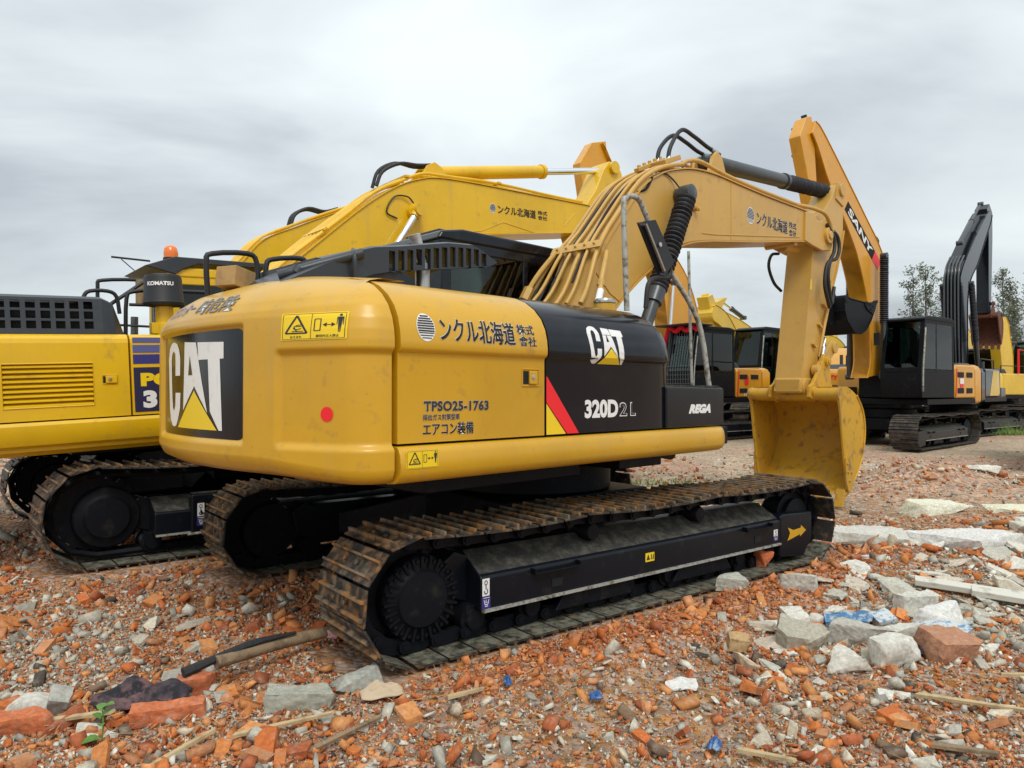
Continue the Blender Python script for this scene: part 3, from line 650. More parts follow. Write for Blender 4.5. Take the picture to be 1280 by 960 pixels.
    door = hood_panel(-2.252, -1.212, -1, .0, name='engine_door', mt=M['cat']); hood_panel(-2.252, -.62, 1, .0, name='engine_door', mt=M['cat'])
    blk = hood_panel(-1.200, -.06, -1, .40, front=True, name='side_hood', mt=M['black'])
    # door furniture
    m = MB(); fn = hfn(.002)
    fr0 = [(-1.395, 1.575), (-1.262, 1.575), (-1.262, 1.478), (-1.395, 1.478)]
    m.tube([(a, -1.352, b) for a, b in fr0], .005, 5, closed=True); m.build('latch_frame', M['cat'], door)
    m = MB(); m.box((-1.365, -1.3495, 1.527), (.045, .006, .075)); m.build('latch_recess', M['deep'], door)
    m = MB(); m.box((-1.312, -1.356, 1.527), (.066, .016, .078)); l = m.build('latch', M['cat'], door, bevel=.006)
    m = MB(); m.lathe((-1.318, -1.362, 1.53), (0, -1, 0), [(0, .014), (.006, .013), (.007, .004)], 16); m.build('lock', M['steel'], l)
    # lettering on the door
    E = (M['white'], hfn(.0022), .018)
    emblem(door, lambda e: hfn(.002+e), (-2.150, -2.035, 1.700, 1.845), cuts=(1, 8))
    letters('ンクル北海道', M['greytext'], door, hfn(.0035), (-2.005, -1.475, 1.705, 1.835), .014, outline=E, cuts=(1, 6))
    letters('株式', M['greytext'], door, hfn(.0035), (-1.452, -1.315, 1.772, 1.830), .010, outline=E, cuts=(1, 4))
    letters('會社', M['greytext'], door, hfn(.0035), (-1.445, -1.305, 1.706, 1.762), .010, outline=E, cuts=(1, 4))
    E = (M['white'], hfn(.0022), .014)
    letters('TPSO25-1763', M['greytext'], door, hfn(.0035), (-2.095, -1.655, 1.345, 1.40), .045, outline=E, width=1.08)
    letters('排出ガス対策型車', M['greytext'], door, hfn(.0035), (-2.10, -1.86, 1.300, 1.332), .008, outline=E)
    letters('エアコン装備', M['greytext'], door, hfn(.0035), (-2.10, -1.765, 1.222, 1.288), .014, outline=E)
    # black hood lettering and stripe
    cat_logo(blk, lambda e: hfn(.002+e), (-.838, -.475, 1.622, 1.862), M['black'], cuts=(1, 6))
    letters('320D', M['white'], blk, hfn(.002), (-.850, -.515, 1.278, 1.395), .045)
    letters('2', M['white'], blk, hfn(.002), (-.500, -.420, 1.283, 1.375), .03); letters('2', M['black'], blk, hfn(.0032), (-.494, -.426, 1.289, 1.369), .004)
    letters('L', M['white'], blk, hfn(.002), (-.385, -.325, 1.283, 1.375), .03); letters('L', M['black'], blk, hfn(.0032), (-.379, -.331, 1.289, 1.369), .004)
    place(flat_geo([[(0, 1), (.02, 1), (1, 0), (.63, 0), (0, .56)]]), 'red_stripe', M['red'], blk, hfn(.002), (-1.196, -.905, 1.190, 1.535), (0, 1, 0, 1))
    place(flat_geo([[(0, 1), (1, 0), (0, 0)]]), 'yellow_stripe', M['vyellow'], blk, hfn(.002), (-1.196, -1.025, 1.190, 1.375), (0, 1, 0, 1))
    # ---- front box on the right (steps and tool box)
    m = MB(); m.prism([(.02, 1.185), (.79, 1.185), (.80, 1.21), (.80, 1.455), (.785, 1.475), (.02, 1.480)], -1.362, -.62); bx = m.build('tool_box', M['black'], root, bevel=.02, seg=3)
    m = MB(); m.box((.41, -1.0, 1.486), (.74, .66, .012)); m.build('tread_plate', M['dusty'], bx)
    letters('REGA', M['white'], bx, side_fn(1.364)(0), (.30, .60, 1.283, 1.352), .075, shear=.35)
    # ---- counterweight
    RC, rf = 2.77, .22; cyf = 1.35-rf; cxf = -math.sqrt((RC-rf)**2-cyf**2); af = math.atan2(cyf, -cxf); L1 = rf*(PI/2-af); L2 = RC*2*af; LT_ = 2*L1+L2
    def plan(s):
        if s < L1: a = PI*1.5-s/rf; c = (cxf, -cyf); r = rf
        elif s < L1+L2: a = PI+af-(s-L1)/RC; c = (0, 0); r = RC
        else: a = PI-af-(s-L1-L2)/rf; c = (cxf, cyf); r = rf
        n = (math.cos(a), math.sin(a)); return (c[0]+r*n[0], c[1]+r*n[1]), n
    PS = [(.13, .988), (.06, .995), (.015, 1.02), (0, 1.06), (0, 1.40), (0, 1.70), (.006, 1.75), (.022, 1.81), (.056, 1.875), (.113, 1.935), (.188, 1.985), (.278, 2.02), (.40, 2.045), (.65, 2.065)]
    PR = [(.20, 1.005), (.10, 1.015), (.03, 1.05), (0, 1.11), (0, 1.40), (0, 1.70), (.0, 1.76), (.002, 1.825), (.012, 1.858), (.045, 1.915), (.095, 1.970), (.18, 2.028), (.32, 2.078), (.66, 2.10)]
    def prof(s):
        sm = min(s, LT_-s); w = min(1, max(0, (sm-.10)/.75)); w = w*w*(3-2*w)
        return [(a[0]*(1-w)+b[0]*w, a[1]*(1-w)+b[1]*w) for a, b in zip(PS, PR)]
    def sstep(x, a, b): t = min(1, max(0, (x-a)/(b-a))); return t*t*(3-2*t)
    sc = LT_/2; s1 = L1+RC*(af-math.asin(.87/RC))
    def relief(s, z):
        def rec(sa, sb, za, zb, e): return sstep(s, sa-e, sa+e)*(1-sstep(s, sb-e, sb+e))*sstep(z, za-e, za+e)*(1-sstep(z, zb-e, zb+e))
        m1 = rec(-1, s1, 1.175, 1.645, .016); m1b = rec(LT_-s1, 99, 1.175, 1.645, .016); m2 = rec(sc-.625, sc+.595, 1.178, 1.792, .014)
        return .026*(1-max(m1, m1b, m2))
    def surf(s, j, e=0.):
        P = prof(s); i = min(int(j), len(P)-2); t = j-i; d = P[i][0]*(1-t)+P[i+1][0]*t; z = P[i][1]*(1-t)+P[i+1][1]*t; (x, y), n = plan(s); k = relief(s, z)-d+e
        return (x+n[0]*k, y+n[1]*k, z)
    def cwz(e):
        def f(s, z):
            P = prof(s); d = float(np.interp(z, [q[1] for q in P], [q[0] for q in P])); (x, y), n = plan(s); k = relief(s, z)-d+e; return (x+n[0]*k, y+n[1]*k, z)
        return f
    js = [0, .5, 1, 1.5, 2, 2.5, 3]
    Pz = [q[1] for q in PS]
    js += list(np.linspace(3, 5, 62)[1:]) + list(np.linspace(5, 9, 30)[1:]) + [9.5, 10, 10.5, 11, 11.5, 12, 12.5, 13]
    ss = list(np.linspace(0, LT_, 300)); m = MB()
    rows = [[surf(s, j) for j in js] for s in ss]; m.grid(rows, flip=True)
    for k in (0, -1):
        e_ = rows[k]; m.grid([e_, [(p[0]+.03, p[1]*.85, p[2]) for p in e_]], flip=(k == -1))
    top = [r[-1] for r in rows]; m.add(top+[(-2.26, 0, 2.10)], [(i+1, i, len(top)) for i in range(len(top)-1)])
    bot = [r[0] for r in rows]; m.add(bot+[(-2.26, 0, 1.0)], [(i, i+1, len(bot)) for i in range(len(bot)-1)])
    cw = m.build('counterweight', M['cat'], root, smooth=50)
    place(flat_geo([rrect(0, 1, 0, 1, .045)]), 'rear_panel', M['black'], cw, cwz(.003), (sc-.605, sc+.575, 1.190, 1.780), (0, 1, 0, 1), cuts=(30, 4))
    # s runs right side -> rear, seen from behind the left edge of the lettering is at the larger s
    cat_logo(cw, lambda e: cwz(.0045+e), (sc+.43, sc-.43, 1.235, 1.745), M['black'], cuts=(20, 3))
    z0 = cwz(.0025)
    warning_sign(cw, lambda e: cwz(.003+e), (.60, .21, 1.700, 1.835), cuts=(10, 8))
    c_ = .335; place(flat_geo([ngon(0, 0, 1, 1)]), 'red_dot', M['red'], cw, cwz(.003), (c_-.0365, c_+.0365, 1.300, 1.373), (-1, 1, -1, 1), cuts=(4, 1))
    def tfn(e): return lambda s, j: surf(s, j, e)
    letters('カウンター', M['lilac'], cw, tfn(.006), (sc+.45, sc-.02, 8.6, 10.0), .012, cuts=(12, 14)); letters('時危険', M['lilac2'], cw, tfn(.006), (sc-.08, sc-.50, 8.4, 10.1), .008, cuts=(10, 17), outline=(M['white'], tfn(.004), .010))
    # dark filler behind the panel gaps
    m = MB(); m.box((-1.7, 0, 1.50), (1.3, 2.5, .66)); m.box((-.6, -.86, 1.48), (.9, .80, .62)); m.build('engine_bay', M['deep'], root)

    # ---- raised engine cover with louvres, exhaust, rails
    Y = .60
    P = [(-2.50, 2.03), (-2.40, 2.09), (-2.03, 2.275), (-1.90, 2.315), (-1.72, 2.345), (-1.34, 2.42), (-1.13, 2.435), (-1.08, 2.425), (-.90, 2.345), (-.905, 2.325), (-1.30, 2.255), (-1.75, 2.19), (-2.0, 2.13), (-2.1, 2.05)]
    slots = []
    for k in range(12):
        x = -1.80+k*.068; zt = np.interp(x, [p[0] for p in P[:9]], [p[1] for p in P[:9]])-.022; zb = zt-.13+max(0, (k-9))*.018+(.03 if k in (3,) else 0)
        slots.append((x, x+.045, zb, zt))
    m = MB(); m.v = []
    # side wall built as a strip of columns so that the louvre openings are real holes
    def zt_at(x): return float(np.interp(x, [p[0] for p in P[:9]], [p[1] for p in P[:9]]))
    def zb_at(x): return float(np.interp(x, [-2.5, -2.1, -2.0, -1.75, -1.30, -.905, -.9], [2.03, 2.05, 2.13, 2.19, 2.255, 2.325, 2.345]))
    edges = sorted(set([-2.50, -2.40, -2.2, -2.03, -1.90]+[round(q, 4) for s_ in slots for q in s_[:2]]+[-.97, -.90]))
    for a, b in zip(edges, edges[1:]):
        hole = [s_ for s_ in slots if abs(s_[0]-a) < .002 and abs(s_[1]-b) < .002]
        def quad(za0, zb0, za1, zb1):
            for y, fl in ((-Y, 0), (-Y+.03, 1)):
                q = [(a, y, za0), (b, y, zb0), (b, y, zb1), (a, y, za1)]; m.add(q, [(0, 1, 2, 3) if not fl else (3, 2, 1, 0)])
        if hole:
            h = hole[0]; quad(zb_at(a), zb_at(b), h[2], h[2]); quad(h[3], h[3], zt_at(a), zt_at(b))
            m.add([(a, -Y, h[2]), (b, -Y, h[2]), (b, -Y+.03, h[2]), (a, -Y+.03, h[2]), (a, -Y, h[3]), (b, -Y, h[3]), (b, -Y+.03, h[3]), (a, -Y+.03, h[3])], [(0, 1, 2, 3), (7, 6, 5, 4), (0, 3, 7, 4), (1, 5, 6, 2)])
        else: quad(zb_at(a), zb_at(b), zt_at(a), zt_at(b))
    m.grid([[(x, -Y, zt_at(x)) for x in edges], [(x, -Y+.03, zt_at(x)+.012) for x in edges], [(x, .0, zt_at(x)+.03) for x in edges], [(x, .40, zt_at(x)) for x in edges]])
    m.grid([[(x, -Y, zb_at(x)) for x in edges], [(x, -Y+.03, zb_at(x)+.004) for x in edges]], flip=True)
    m.box((-1.95, -.07, 2.12), (.6, .9, .2)); m.prism([(-2.3, 2.05), (-1.1, 2.05), (-1.1, 2.30), (-1.9, 2.20)], .38, .40)
    cover = m.build('engine_cover', M['grey'], root, smooth=30)
    m = MB(); m.tube([(-2.44, -.45, 2.10), (-2.36, -.50, 2.13), (-2.2, -.56, 2.19), (-2.0, -.615, 2.262)], .032, 10, sm=4); m.tube([(-2.36, -.50, 2.115), (-2.34, -.505, 2.145)], .042, 10); m.tube([(-2.05, -.62, 2.10), (-2.06, -.63, 2.24), (-2.02, -.55, 2.29)], .014, 8, sm=3); m.build('cover_rail', M['grey'], cover)
    m = MB(); m.cyl((-1.40, -.40, 2.0), (-1.40, -.40, 2.30), .05, 24); m.cyl((-1.385, -.40, 2.27), (-1.46, -.40, 2.48), .036, 20); m.lathe((-1.46, -.40, 2.46), (-.35, 0, 1), [(0, .041), (.03, .043), (.032, .034), (.01, .03)], 20); m.build('exhaust_pipe', M['steel'], root)
    for pts in ([(-2.585, .20, 1.99), (-2.60, .20, 2.24), (-2.565, .20, 2.30), (-2.34, .20, 2.33), (-2.28, .20, 2.28), (-2.27, .20, 2.10)], [(-2.22, .20, 2.10), (-2.215, .20, 2.27), (-2.17, .20, 2.315), (-1.98, .20, 2.345), (-1.93, .20, 2.30), (-1.92, .20, 2.1)]):
        m = MB(); m.tube(pts, .017, 10, sm=3); m.build('handrail', M['rubber'], root)
    # ---- cab on the far side
    cab(root, -.62, 1.20, .42, 1.36, 1.18, 2.80, M['black'], roof=M['black'], glass='dglass')
    m = MB(); m.tube([(-.58, .46, 2.66), (-.48, .46, 2.77), (-.3, .46, 2.80), (.5, .46, 2.79), (.9, .46, 2.755)], .022, 8, sm=4); m.box((-.2, .9, 2.84), (.5, .5, .04)); m.build('roof_rail', M['grey'], root)
    # ---- boom foot housing
    m = MB(); m.box((.1, 0, 1.4), (1.1, .9, .45)); m.box((-.2, -.2, 1.7), (.5, .5, .5)); m.build('valve_housing', M['under'], root, bevel=.02)
    m = MB()
    for s in (-1, 1): m.prism([(-.15, 1.15), (.75, 1.15), (.55, 1.75), (.35, 2.0), (.15, 2.0), (.0, 1.8)], s*.30, s*.35)
    m.build('boom_bracket', M['cat'], root, bevel=.01)
    top = [(.10, 1.72), (.30, 2.05), (.505, 2.312), (.70, 2.70), (1.0, 3.06), (1.296, 3.38), (1.574, 3.555), (1.838, 3.655), (2.186, 3.735), (2.60, 3.765), (3.10, 3.755), (3.7, 3.745), (4.44, 3.748), (4.80, 3.75)]
    low = [(.40, 1.62), (.62, 1.93), (.929, 2.249), (1.20, 2.47), (1.491, 2.667), (1.75, 2.83), (2.05, 2.955), (2.40, 3.03), (2.9, 3.10), (3.5, 3.18), (4.1, 3.27), (4.6, 3.345), (4.9, 3.385)]
    hw = .225; CB = M['catboom']
    bm_ = boom(root, top, low, hw, CB, seams=[(2.92, 3.11, 3.745)])
    # tip lugs
    for s in (-1, 1):
        m = MB(); m.prism([(4.70, 3.36), (4.72, 3.73), (4.95, 3.76), (5.10, 3.66), (5.30, 3.74), (5.50, 3.66), (5.56, 3.48), (5.46, 3.33), (5.20, 3.30), (4.9, 3.33)], s*(hw-.02), s*(hw+.03)); m.cyl((5.36, s*(hw+.0), 3.52), (5.36, s*(hw+.07), 3.52), .11, 24); m.cyl((5.36, s*(hw+.06), 3.52), (5.36, s*(hw+.09), 3.52), .055, 18)
        m.build('tip_lug', CB, bm_, bevel=.01)
    m = MB(); m.cyl((.2, -.34, 1.75), (.2, .34, 1.75), .09, 20); m.build('foot_pin', M['steel'], bm_)
    # raised weld strip from the foot to the belly, plug, lettering
    m = MB()
    for s in (-1, 1): m.tube([(.60, s*(hw+.002), 2.50), (.80, s*(hw+.002), 2.33), (.96, s*(hw+.002), 2.26)], .007, 6)
    m.tube([(2.33, -hw-.002, 3.10), (2.6, -hw-.002, 3.125), (4.6, -hw-.002, 3.39)], .006, 6)
    m.cyl((2.18, -hw, 3.33), (2.18, -hw-.05, 3.33), .03, 10); m.cyl((2.18, -hw-.04, 3.33), (2.20, -hw-.055, 3.31), .022, 8); m.build('side_fitting', CB, bm_)
    bf = side_fn(hw+.002); B2 = side_fn(hw+.0035)(0)
    emblem(bm_, lambda e: bf(e), (3.26, 3.44, 3.36, 3.55), cuts=(1, 1))
    O = (M['white'], bf(0), .02)
    letters('ンクル北海道', M['greytext'], bm_, B2, (3.49, 4.26, 3.375, 3.535), .014, outline=O); letters('株式', M['greytext'], bm_, B2, (4.30, 4.50, 3.465, 3.545), .01, outline=O); letters('會社', M['greytext'], bm_, B2, (4.30, 4.50, 3.37, 3.45), .01, outline=O)
    # ---- boom pipes: six steel lines up the rear face and over the hump
    spine = [(p.x, p.z) for p in smooth([(a, 0, b) for a, b in top], 4)]
    pm = offset_pts(spine, .055)
    for k in range(6):
        y = -.205+k*.088; a = 6; b = {0: len(pm)-3, 1: 34, 2: 34, 3: 33, 4: 32, 5: len(pm)-3}[k]
        pts = []
        for i in range(a, b):
            x, z = pm[i]; lift = .012*math.sin(k*2.1)+ (.05 if i > 30 and k in (0, 5) else 0)*math.exp(-((i-33)/3.)**2)
            dx, dz = spine[min(i+1, len(spine)-1)][0]-spine[i][0], spine[min(i+1, len(spine)-1)][1]-spine[i][1]; L = math.hypot(dx, dz)+1e-9
            fan = max(0, (14-i)/8.)
            pts.append((x-dz/L*lift-fan*.10*(k/5.+.2), y+fan*(k-1.5)*.05, z+dx/L*lift-.02*fan))
        m = MB(); m.tube(pts, .0175 if k not in (0, 2) else .022, 10); m.build('boom_pipe', CB, bm_)
        if k in (1, 3): m = MB(); m.tube([(p[0]-.01+.012*math.sin(i_*.6), p[1]+.044+.008*math.sin(i_*.9+k), p[2]-.012) for i_, p in enumerate(pts[3:22])], .011, 8); m.build('boom_hose', M['rubber'], bm_)
    # clamps across the pipes
    for (i, w_) in ((min(range(len(pm)), key=lambda q: abs(pm[q][0]-.66)+abs(pm[q][1]-2.80)), .30), (32, .24)):
        x, z = pm[i]; dx, dz = spine[i+1][0]-spine[i-1][0], spine[i+1][1]-spine[i-1][1]; an = math.atan2(dz, dx); Mx = Matrix.Rotation(-an, 3, 'Y')
        m = MB(); nrm = Vector((-math.sin(an), 0, math.cos(an)))
        m.box(Vector((x, .02, z))+nrm*.035, (.085 if i < 25 else .05, w_*2, .014), Mx)
        for k in range(5): p = Vector((x, -.2+k*.11, z)); m.cyl(p+nrm*.03, p+nrm*.065, .012, 6); m.cyl(p-nrm*.05, p+nrm*.03, .014, 6)
        m.build('pipe_clamp', CB, bm_, bevel=.003)
    # return line coming down the near side to the filler
    m = MB(); m.tube([(.70, -.27, 2.68), (.60, -.33, 2.55), (.52, -.36, 2.40), (.46, -.40, 2.30)], .024, 10, sm=3); m.lathe((.50, -.37, 2.35), (.3, .1, 1), [(0, .036), (.05, .036)], 12); m.build('return_pipe', CB, bm_)
    m = MB(); m.cyl((.45, -.41, 2.30), (.37, -.45, 2.20), .03, 12); m.build('hose_collar', M['white'], bm_)
    m = MB(); m.lathe((.33, -.55, 1.98), (0, 0, 1), [(0, .09), (.17, .09), (.19, .085)], 24); f = m.build('hydraulic_tank_neck', M['cat'], root); m = MB(); m.lathe((.33, -.55, 2.17), (0, 0, 1), [(0, .095), (.015, .095), (.02, .07), (.035, .065), (.04, .03)], 24); m.build('filler_cap', M['steel'], f)
    # far side hose bundle at the foot
    for k in range(3):
        m = MB(); m.tube([(.45, .1+.1*k, 1.8), (.25, .12+.1*k, 2.05), (.42, .14+.1*k, 2.35), (.55, .16+.1*k, 2.5)], .018, 8, sm=4); m.build('foot_hose', M['rubber'], root)
    m = MB(); m.tube([(.28, .34, 2.0), (.28, .34, 2.25), (.40, .31, 2.48), (.62, .26, 2.74)], .024, 8, sm=4); m.cyl((.28, .34, 2.27), (.34, .33, 2.38), .05, 6); m.build('foot_pipe', CB, root)
    # ---- boom cylinders with rubber boots
    for s in (-1, 1):
        c = hyd(root, (.98, s*.36, 1.72), (1.86, s*.36, 3.40), .062, .52, mats=('gunmetal', 'chrome'), name='boom_cylinder', bellow=(.40, .945, .094))
        m = MB(); m.lathe((1.86, s*.24, 3.40), (0, s, 0), [(0, .07), (.06, .07), (.06, .085), (.17, .085), (.18, .07), (.185, .02)], 24)
        u = (Vector((1.86, 0, 3.40))-Vector((.98, 0, 1.72))).normalized(); b0 = Vector((.98, s*.36, 1.72)); m.build('cylinder_pin', M['gunmetal'], c); m = MB(); m.cyl(b0+u*.62, b0+u*.80, .085, 20); m.build('gland', M['gunmetal'], c)
        m = MB(); p = b0+u*(1.79); m.cyl(p, p+u*.02, .062, 16); m.build('boot_clip', M['white'], c)
    # ---- stick cylinder
    c = hyd(root, (2.83, 0, 4.005), (6.02, 0, 4.27), .088, .575, mats=('gunmetal', 'chrome'), name='stick_cylinder', bellow=(.565, .985, .092))
    m = MB()
    for s in (-1, 1): m.prism([(2.55, 3.74), (3.05, 3.74), (2.95, 3.95), (2.90, 4.05), (2.80, 4.09), (2.72, 4.02), (2.66, 3.88)], s*.09, s*.13)
    m.build('cylinder_clevis', CB, bm_, bevel=.006)
    for y, h in ((-.05, .0), (.06, -.03)):
        m = MB(); m.tube([(1.96+h, y, 3.78), (2.02+h, y, 3.98), (2.22, y, 4.20+h), (2.46, y, 4.19+h), (2.72, y, 4.14+h), (2.98, y, 4.11)], .022, 10, sm=5); m.build('stick_hose', M['rubber'], bm_)
        for p, q in (((1.955+h, y, 3.77), (1.985+h, y, 3.86)), ((2.80, y, 4.13+h), (2.93, y, 4.115))): m = MB(); m.cyl(p, q, .027, 10); m.build('hose_fitting', M['steel'], bm_)
    m = MB(); m.box((1.80, .05, 3.76), (.5, .06, .04), Matrix.Rotation(R(-24), 3, 'Y')); m.box((1.92, -.05, 3.80), (.3, .2, .05), Matrix.Rotation(R(-22), 3, 'Y'))
    for k in range(5): m.cyl((1.62+k*.09, .05, 3.66+k*.042), (1.61+k*.09, .05, 3.72+k*.042), .022, 6)
    m.build('line_manifold', CB, bm_, bevel=.006)
    m = MB(); m.tube([(1.45, -.21, 3.50), (1.62, -.235, 3.58), (1.78, -.245, 3.54), (1.86, -.30, 3.42)], .008, 6, sm=5); m.build('grease_hose', M['rubber'], bm_)
    m = MB(); m.tube([(1.22, -.22, 3.32), (1.34, -.235, 3.37), (1.44, -.235, 3.50)], .012, 6, sm=4); m.build('grease_line', M['under'], bm_)
    # pipes at the tip turning down
    m = MB(); m.tube([(4.35, -.16, 3.80), (4.75, -.17, 3.83), (5.05, -.20, 3.84), (5.30, -.25, 3.80), (5.42, -.27, 3.68), (5.46, -.28, 3.58)], .026, 10, sm=4); m.tube([(4.4, .0, 3.80), (4.9, .0, 3.83), (5.15, -.1, 3.78), (5.22, -.22, 3.66)], .022, 10, sm=4); m.build('tip_pipe', CB, bm_)
    for pts in ([(5.46, -.28, 3.60), (5.58, -.30, 3.52), (5.60, -.31, 3.36), (5.48, -.32, 3.22), (5.28, -.31, 3.16), (5.20, -.30, 3.05), (5.16, -.30, 2.85), (5.22, -.30, 2.70), (5.36, -.28, 2.56)], [(5.30, -.27, 3.66), (5.46, -.30, 3.50), (5.44, -.31, 3.32), (5.30, -.32, 3.18), (5.24, -.31, 3.0), (5.30, -.30, 2.78), (5.42, -.28, 2.62), (5.55, -.26, 2.85)]):
        m = MB(); m.tube(pts, .024, 10, sm=4); m.build('tip_hose', M['rubber'], bm_)
    m = MB(); m.tube([(5.00, .25, 3.30), (4.82, .26, 3.26), (4.76, .27, 3.10), (4.88, .26, 2.90), (5.05, .24, 2.80)], .02, 10, sm=4); m.build('tip_hose', M['rubber'], bm_)
    m = MB(); m.cyl((4.6, 0, 3.30), (4.98, 0, 3.33), .06, 16); m.cyl((4.55, -.2, 3.33), (4.55, .2, 3.33), .05, 14); m.build('guard_tube', CB, bm_)
    # ---- stick
    sw = .155
    st = [(4.72, 1.45), (5.06, 1.45), (5.16, 1.62), (5.26, 2.05), (5.45, 2.42), (5.68, 2.79), (5.86, 3.10), (6.02, 3.45), (6.12, 3.72), (6.13, 3.92), (6.08, 4.20), (6.00, 4.34), (5.90, 4.34), (5.74, 4.12), (5.52, 3.92), (5.22, 3.78), (5.10, 3.60), (5.12, 3.36), (4.98, 2.7), (4.86, 2.1)]
    m = MB(); m.prism(st, -sw, sw); sk_ = m.build('stick', CB, root, bevel=.012)
    m = MB()
    for i in range(len(st)):
        if i in (1, 2): continue
    P1 = [p for p in st[2:9]]; P2 = [st[17], st[18], st[19], st[0]]
    for P, d in ((P1, .012), (P2, .012)):
        O = offset_pts(P, -d); v = []; n = len(P)
        for q in (P, O):
            v += [(x, y, z) for x, z in q for y in (-sw-.022, sw+.022)]
        fs = []
        for i in range(n-1): a, c2 = 2*i, 2*n+2*i; fs += [(c2, c2+1, c2+3, c2+2), (a, a+2, a+3, a+1), (a, c2, c2+2, a+2), (a+1, a+3, c2+3, c2+1)]
        m.add(v, fs)
    m.build('stick_flange', CB, sk_)
    for s in (-1, 1):
        m = MB(); m.cyl((5.36, s*sw, 3.52), (5.36, s*(sw+.05), 3.52), .17, 28); m.build('stick_boss', CB, sk_, bevel=.006); m = MB(); m.cyl((6.02, s*sw, 4.27), (6.02, s*(sw+.05), 4.27), .09, 22)
        m.prism([(5.85, 4.12), (6.10, 4.05), (6.14, 4.30), (6.02, 4.38), (5.90, 4.36)], s*.10, s*(sw+.02))
        m.build('clevis_plate', CB, sk_, bevel=.006); m = MB(); m.cyl((4.85, s*sw, 1.50), (4.85, s*(sw+.04), 1.50), .10, 22)
        m.build('stick_boss', CB, sk_, bevel=.006)
    m = MB(); m.box((4.89, 0, 1.52), (.36, .36, .20)); m.build('stick_nose', CB, sk_, bevel=.03)
    # pipe with brackets on the front of the stick, decal, bucket ram and link arms
    m = MB(); m.tube([(5.62, -.20, 2.95), (5.52, -.20, 2.62), (5.40, -.20, 2.36), (5.30, -.20, 2.12), (5.22, -.20, 1.9)], .02, 8, sm=3)
    for q in ((5.44, 2.60), (5.30, 2.32), (5.12, 2.05)): m.box((q[0], -.18, q[1]), (.10, .03, .025), Matrix.Rotation(R(30), 3, 'Y'))
    m.build('stick_pipe', CB, sk_)
    place(flat_geo([[(0, 0), (1, 0), (1, 1), (0, 1)]]), 'grease_sticker', M['vyellow'], sk_, side_fn(sw+.003)(0), (5.02, 5.10, 2.78, 2.92), (0, 1, 0, 1))
    hyd(root, (5.92, 0, 3.45), (5.56, 0, 2.02), .065, .62, mats=('catboom', 'chrome'), name='bucket_cylinder')
    for s in (-1, 1):
        m = MB(); m.prism([(5.02, 1.74), (5.12, 1.66), (5.56, 1.94), (5.64, 2.02), (5.60, 2.11), (5.50, 2.12)], s*.21, s*.25); m.cyl((5.08, s*.18, 1.72), (5.08, s*.27, 1.72), .075, 18); m.cyl((5.56, s*.18, 2.03), (5.56, s*.28, 2.03), .075, 18); m.build('link_arm', CB, root, bevel=.008)
        m = MB(); m.prism([(5.50, 2.02), (5.62, 2.02), (5.40, 1.72), (5.30, 1.74)], s*.14, s*.18); m.build('link_rod', CB, root, bevel=.006)
    m = MB(); m.cyl((5.22, -.24, 1.92), (5.27, -.24, 2.03), .03, 10); m.cyl((5.24, -.23, 1.98), (5.34, -.23, 2.14), .018, 10); m.build('link_fitting', M['steel'], root)
    bucket(root, (4.86, 1.41), None, 1.20, M['bucket'], scale=.94)
    # ---- mirror mast on the right front box
    m = MB(); m.tube([(-.17, -1.16, 2.02), (-.205, -1.16, 2.74), (-.18, -1.16, 2.815), (-.10, -1.16, 2.85), (-.02, -1.16, 2.83), (.05, -1.165, 2.74), (.28, -1.18, 2.41), (.64, -1.23, 2.0), (.75, -1.26, 1.49)], .020, 12, sm=5); mast = m.build('mirror_mast', M['galv'], root)
    m = MB(); m.tube([(.62, -1.16, 2.55), (.66, -1.16, 1.50)], .012, 8); m.build('mast_stay', M['galv'], mast)
    m = MB(); P = [(-.035, -1.20, 2.65), (.075, -1.20, 2.675), (.29, -1.20, 2.42), (.20, -1.20, 2.33)]
    fr_ = Matrix(((1, 0, 0), (0, 1, 0), (0, 0, 1)))
    m.add([Vector(p)+Vector((0, dy, 0)) for dy in (-.03, .03) for p in P], [(0, 3, 2, 1)[::-1], (4, 5, 6, 7)[::-1], (0, 4, 7, 3), (3, 7, 6, 2), (2, 6, 5, 1), (1, 5, 4, 0)]); mi = m.build('mirror', M['rubber'], root, bevel=.02, seg=3)
    m = MB(); m.tube([(-.035, -1.225, 2.65), (.195, -1.225, 2.335)], .012, 8); m.build('mirror_rim', M['steel'], mi)
    m = MB(); m.lathe((.125, -1.235, 2.52), (0, -1, 0), [(0, .018), (.008, .018), (.01, .01)], 14); m.build('mirror_screw', M['steel'], mi)
    m = MB(); m.tube([(.11, -1.2, 2.62), (.26, -1.2, 2.46), (.305, -1.2, 2.36), (.27, -1.2, 2.30), (.12, -1.2, 2.28), (.03, -1.2, 2.22), (.0, -1.2, 2.05)], .018, 10, sm=5); m.build('mirror_arm', M['rubber'], mi)
    # fitting on the counterweight top: rear camera box
    return root
hero()

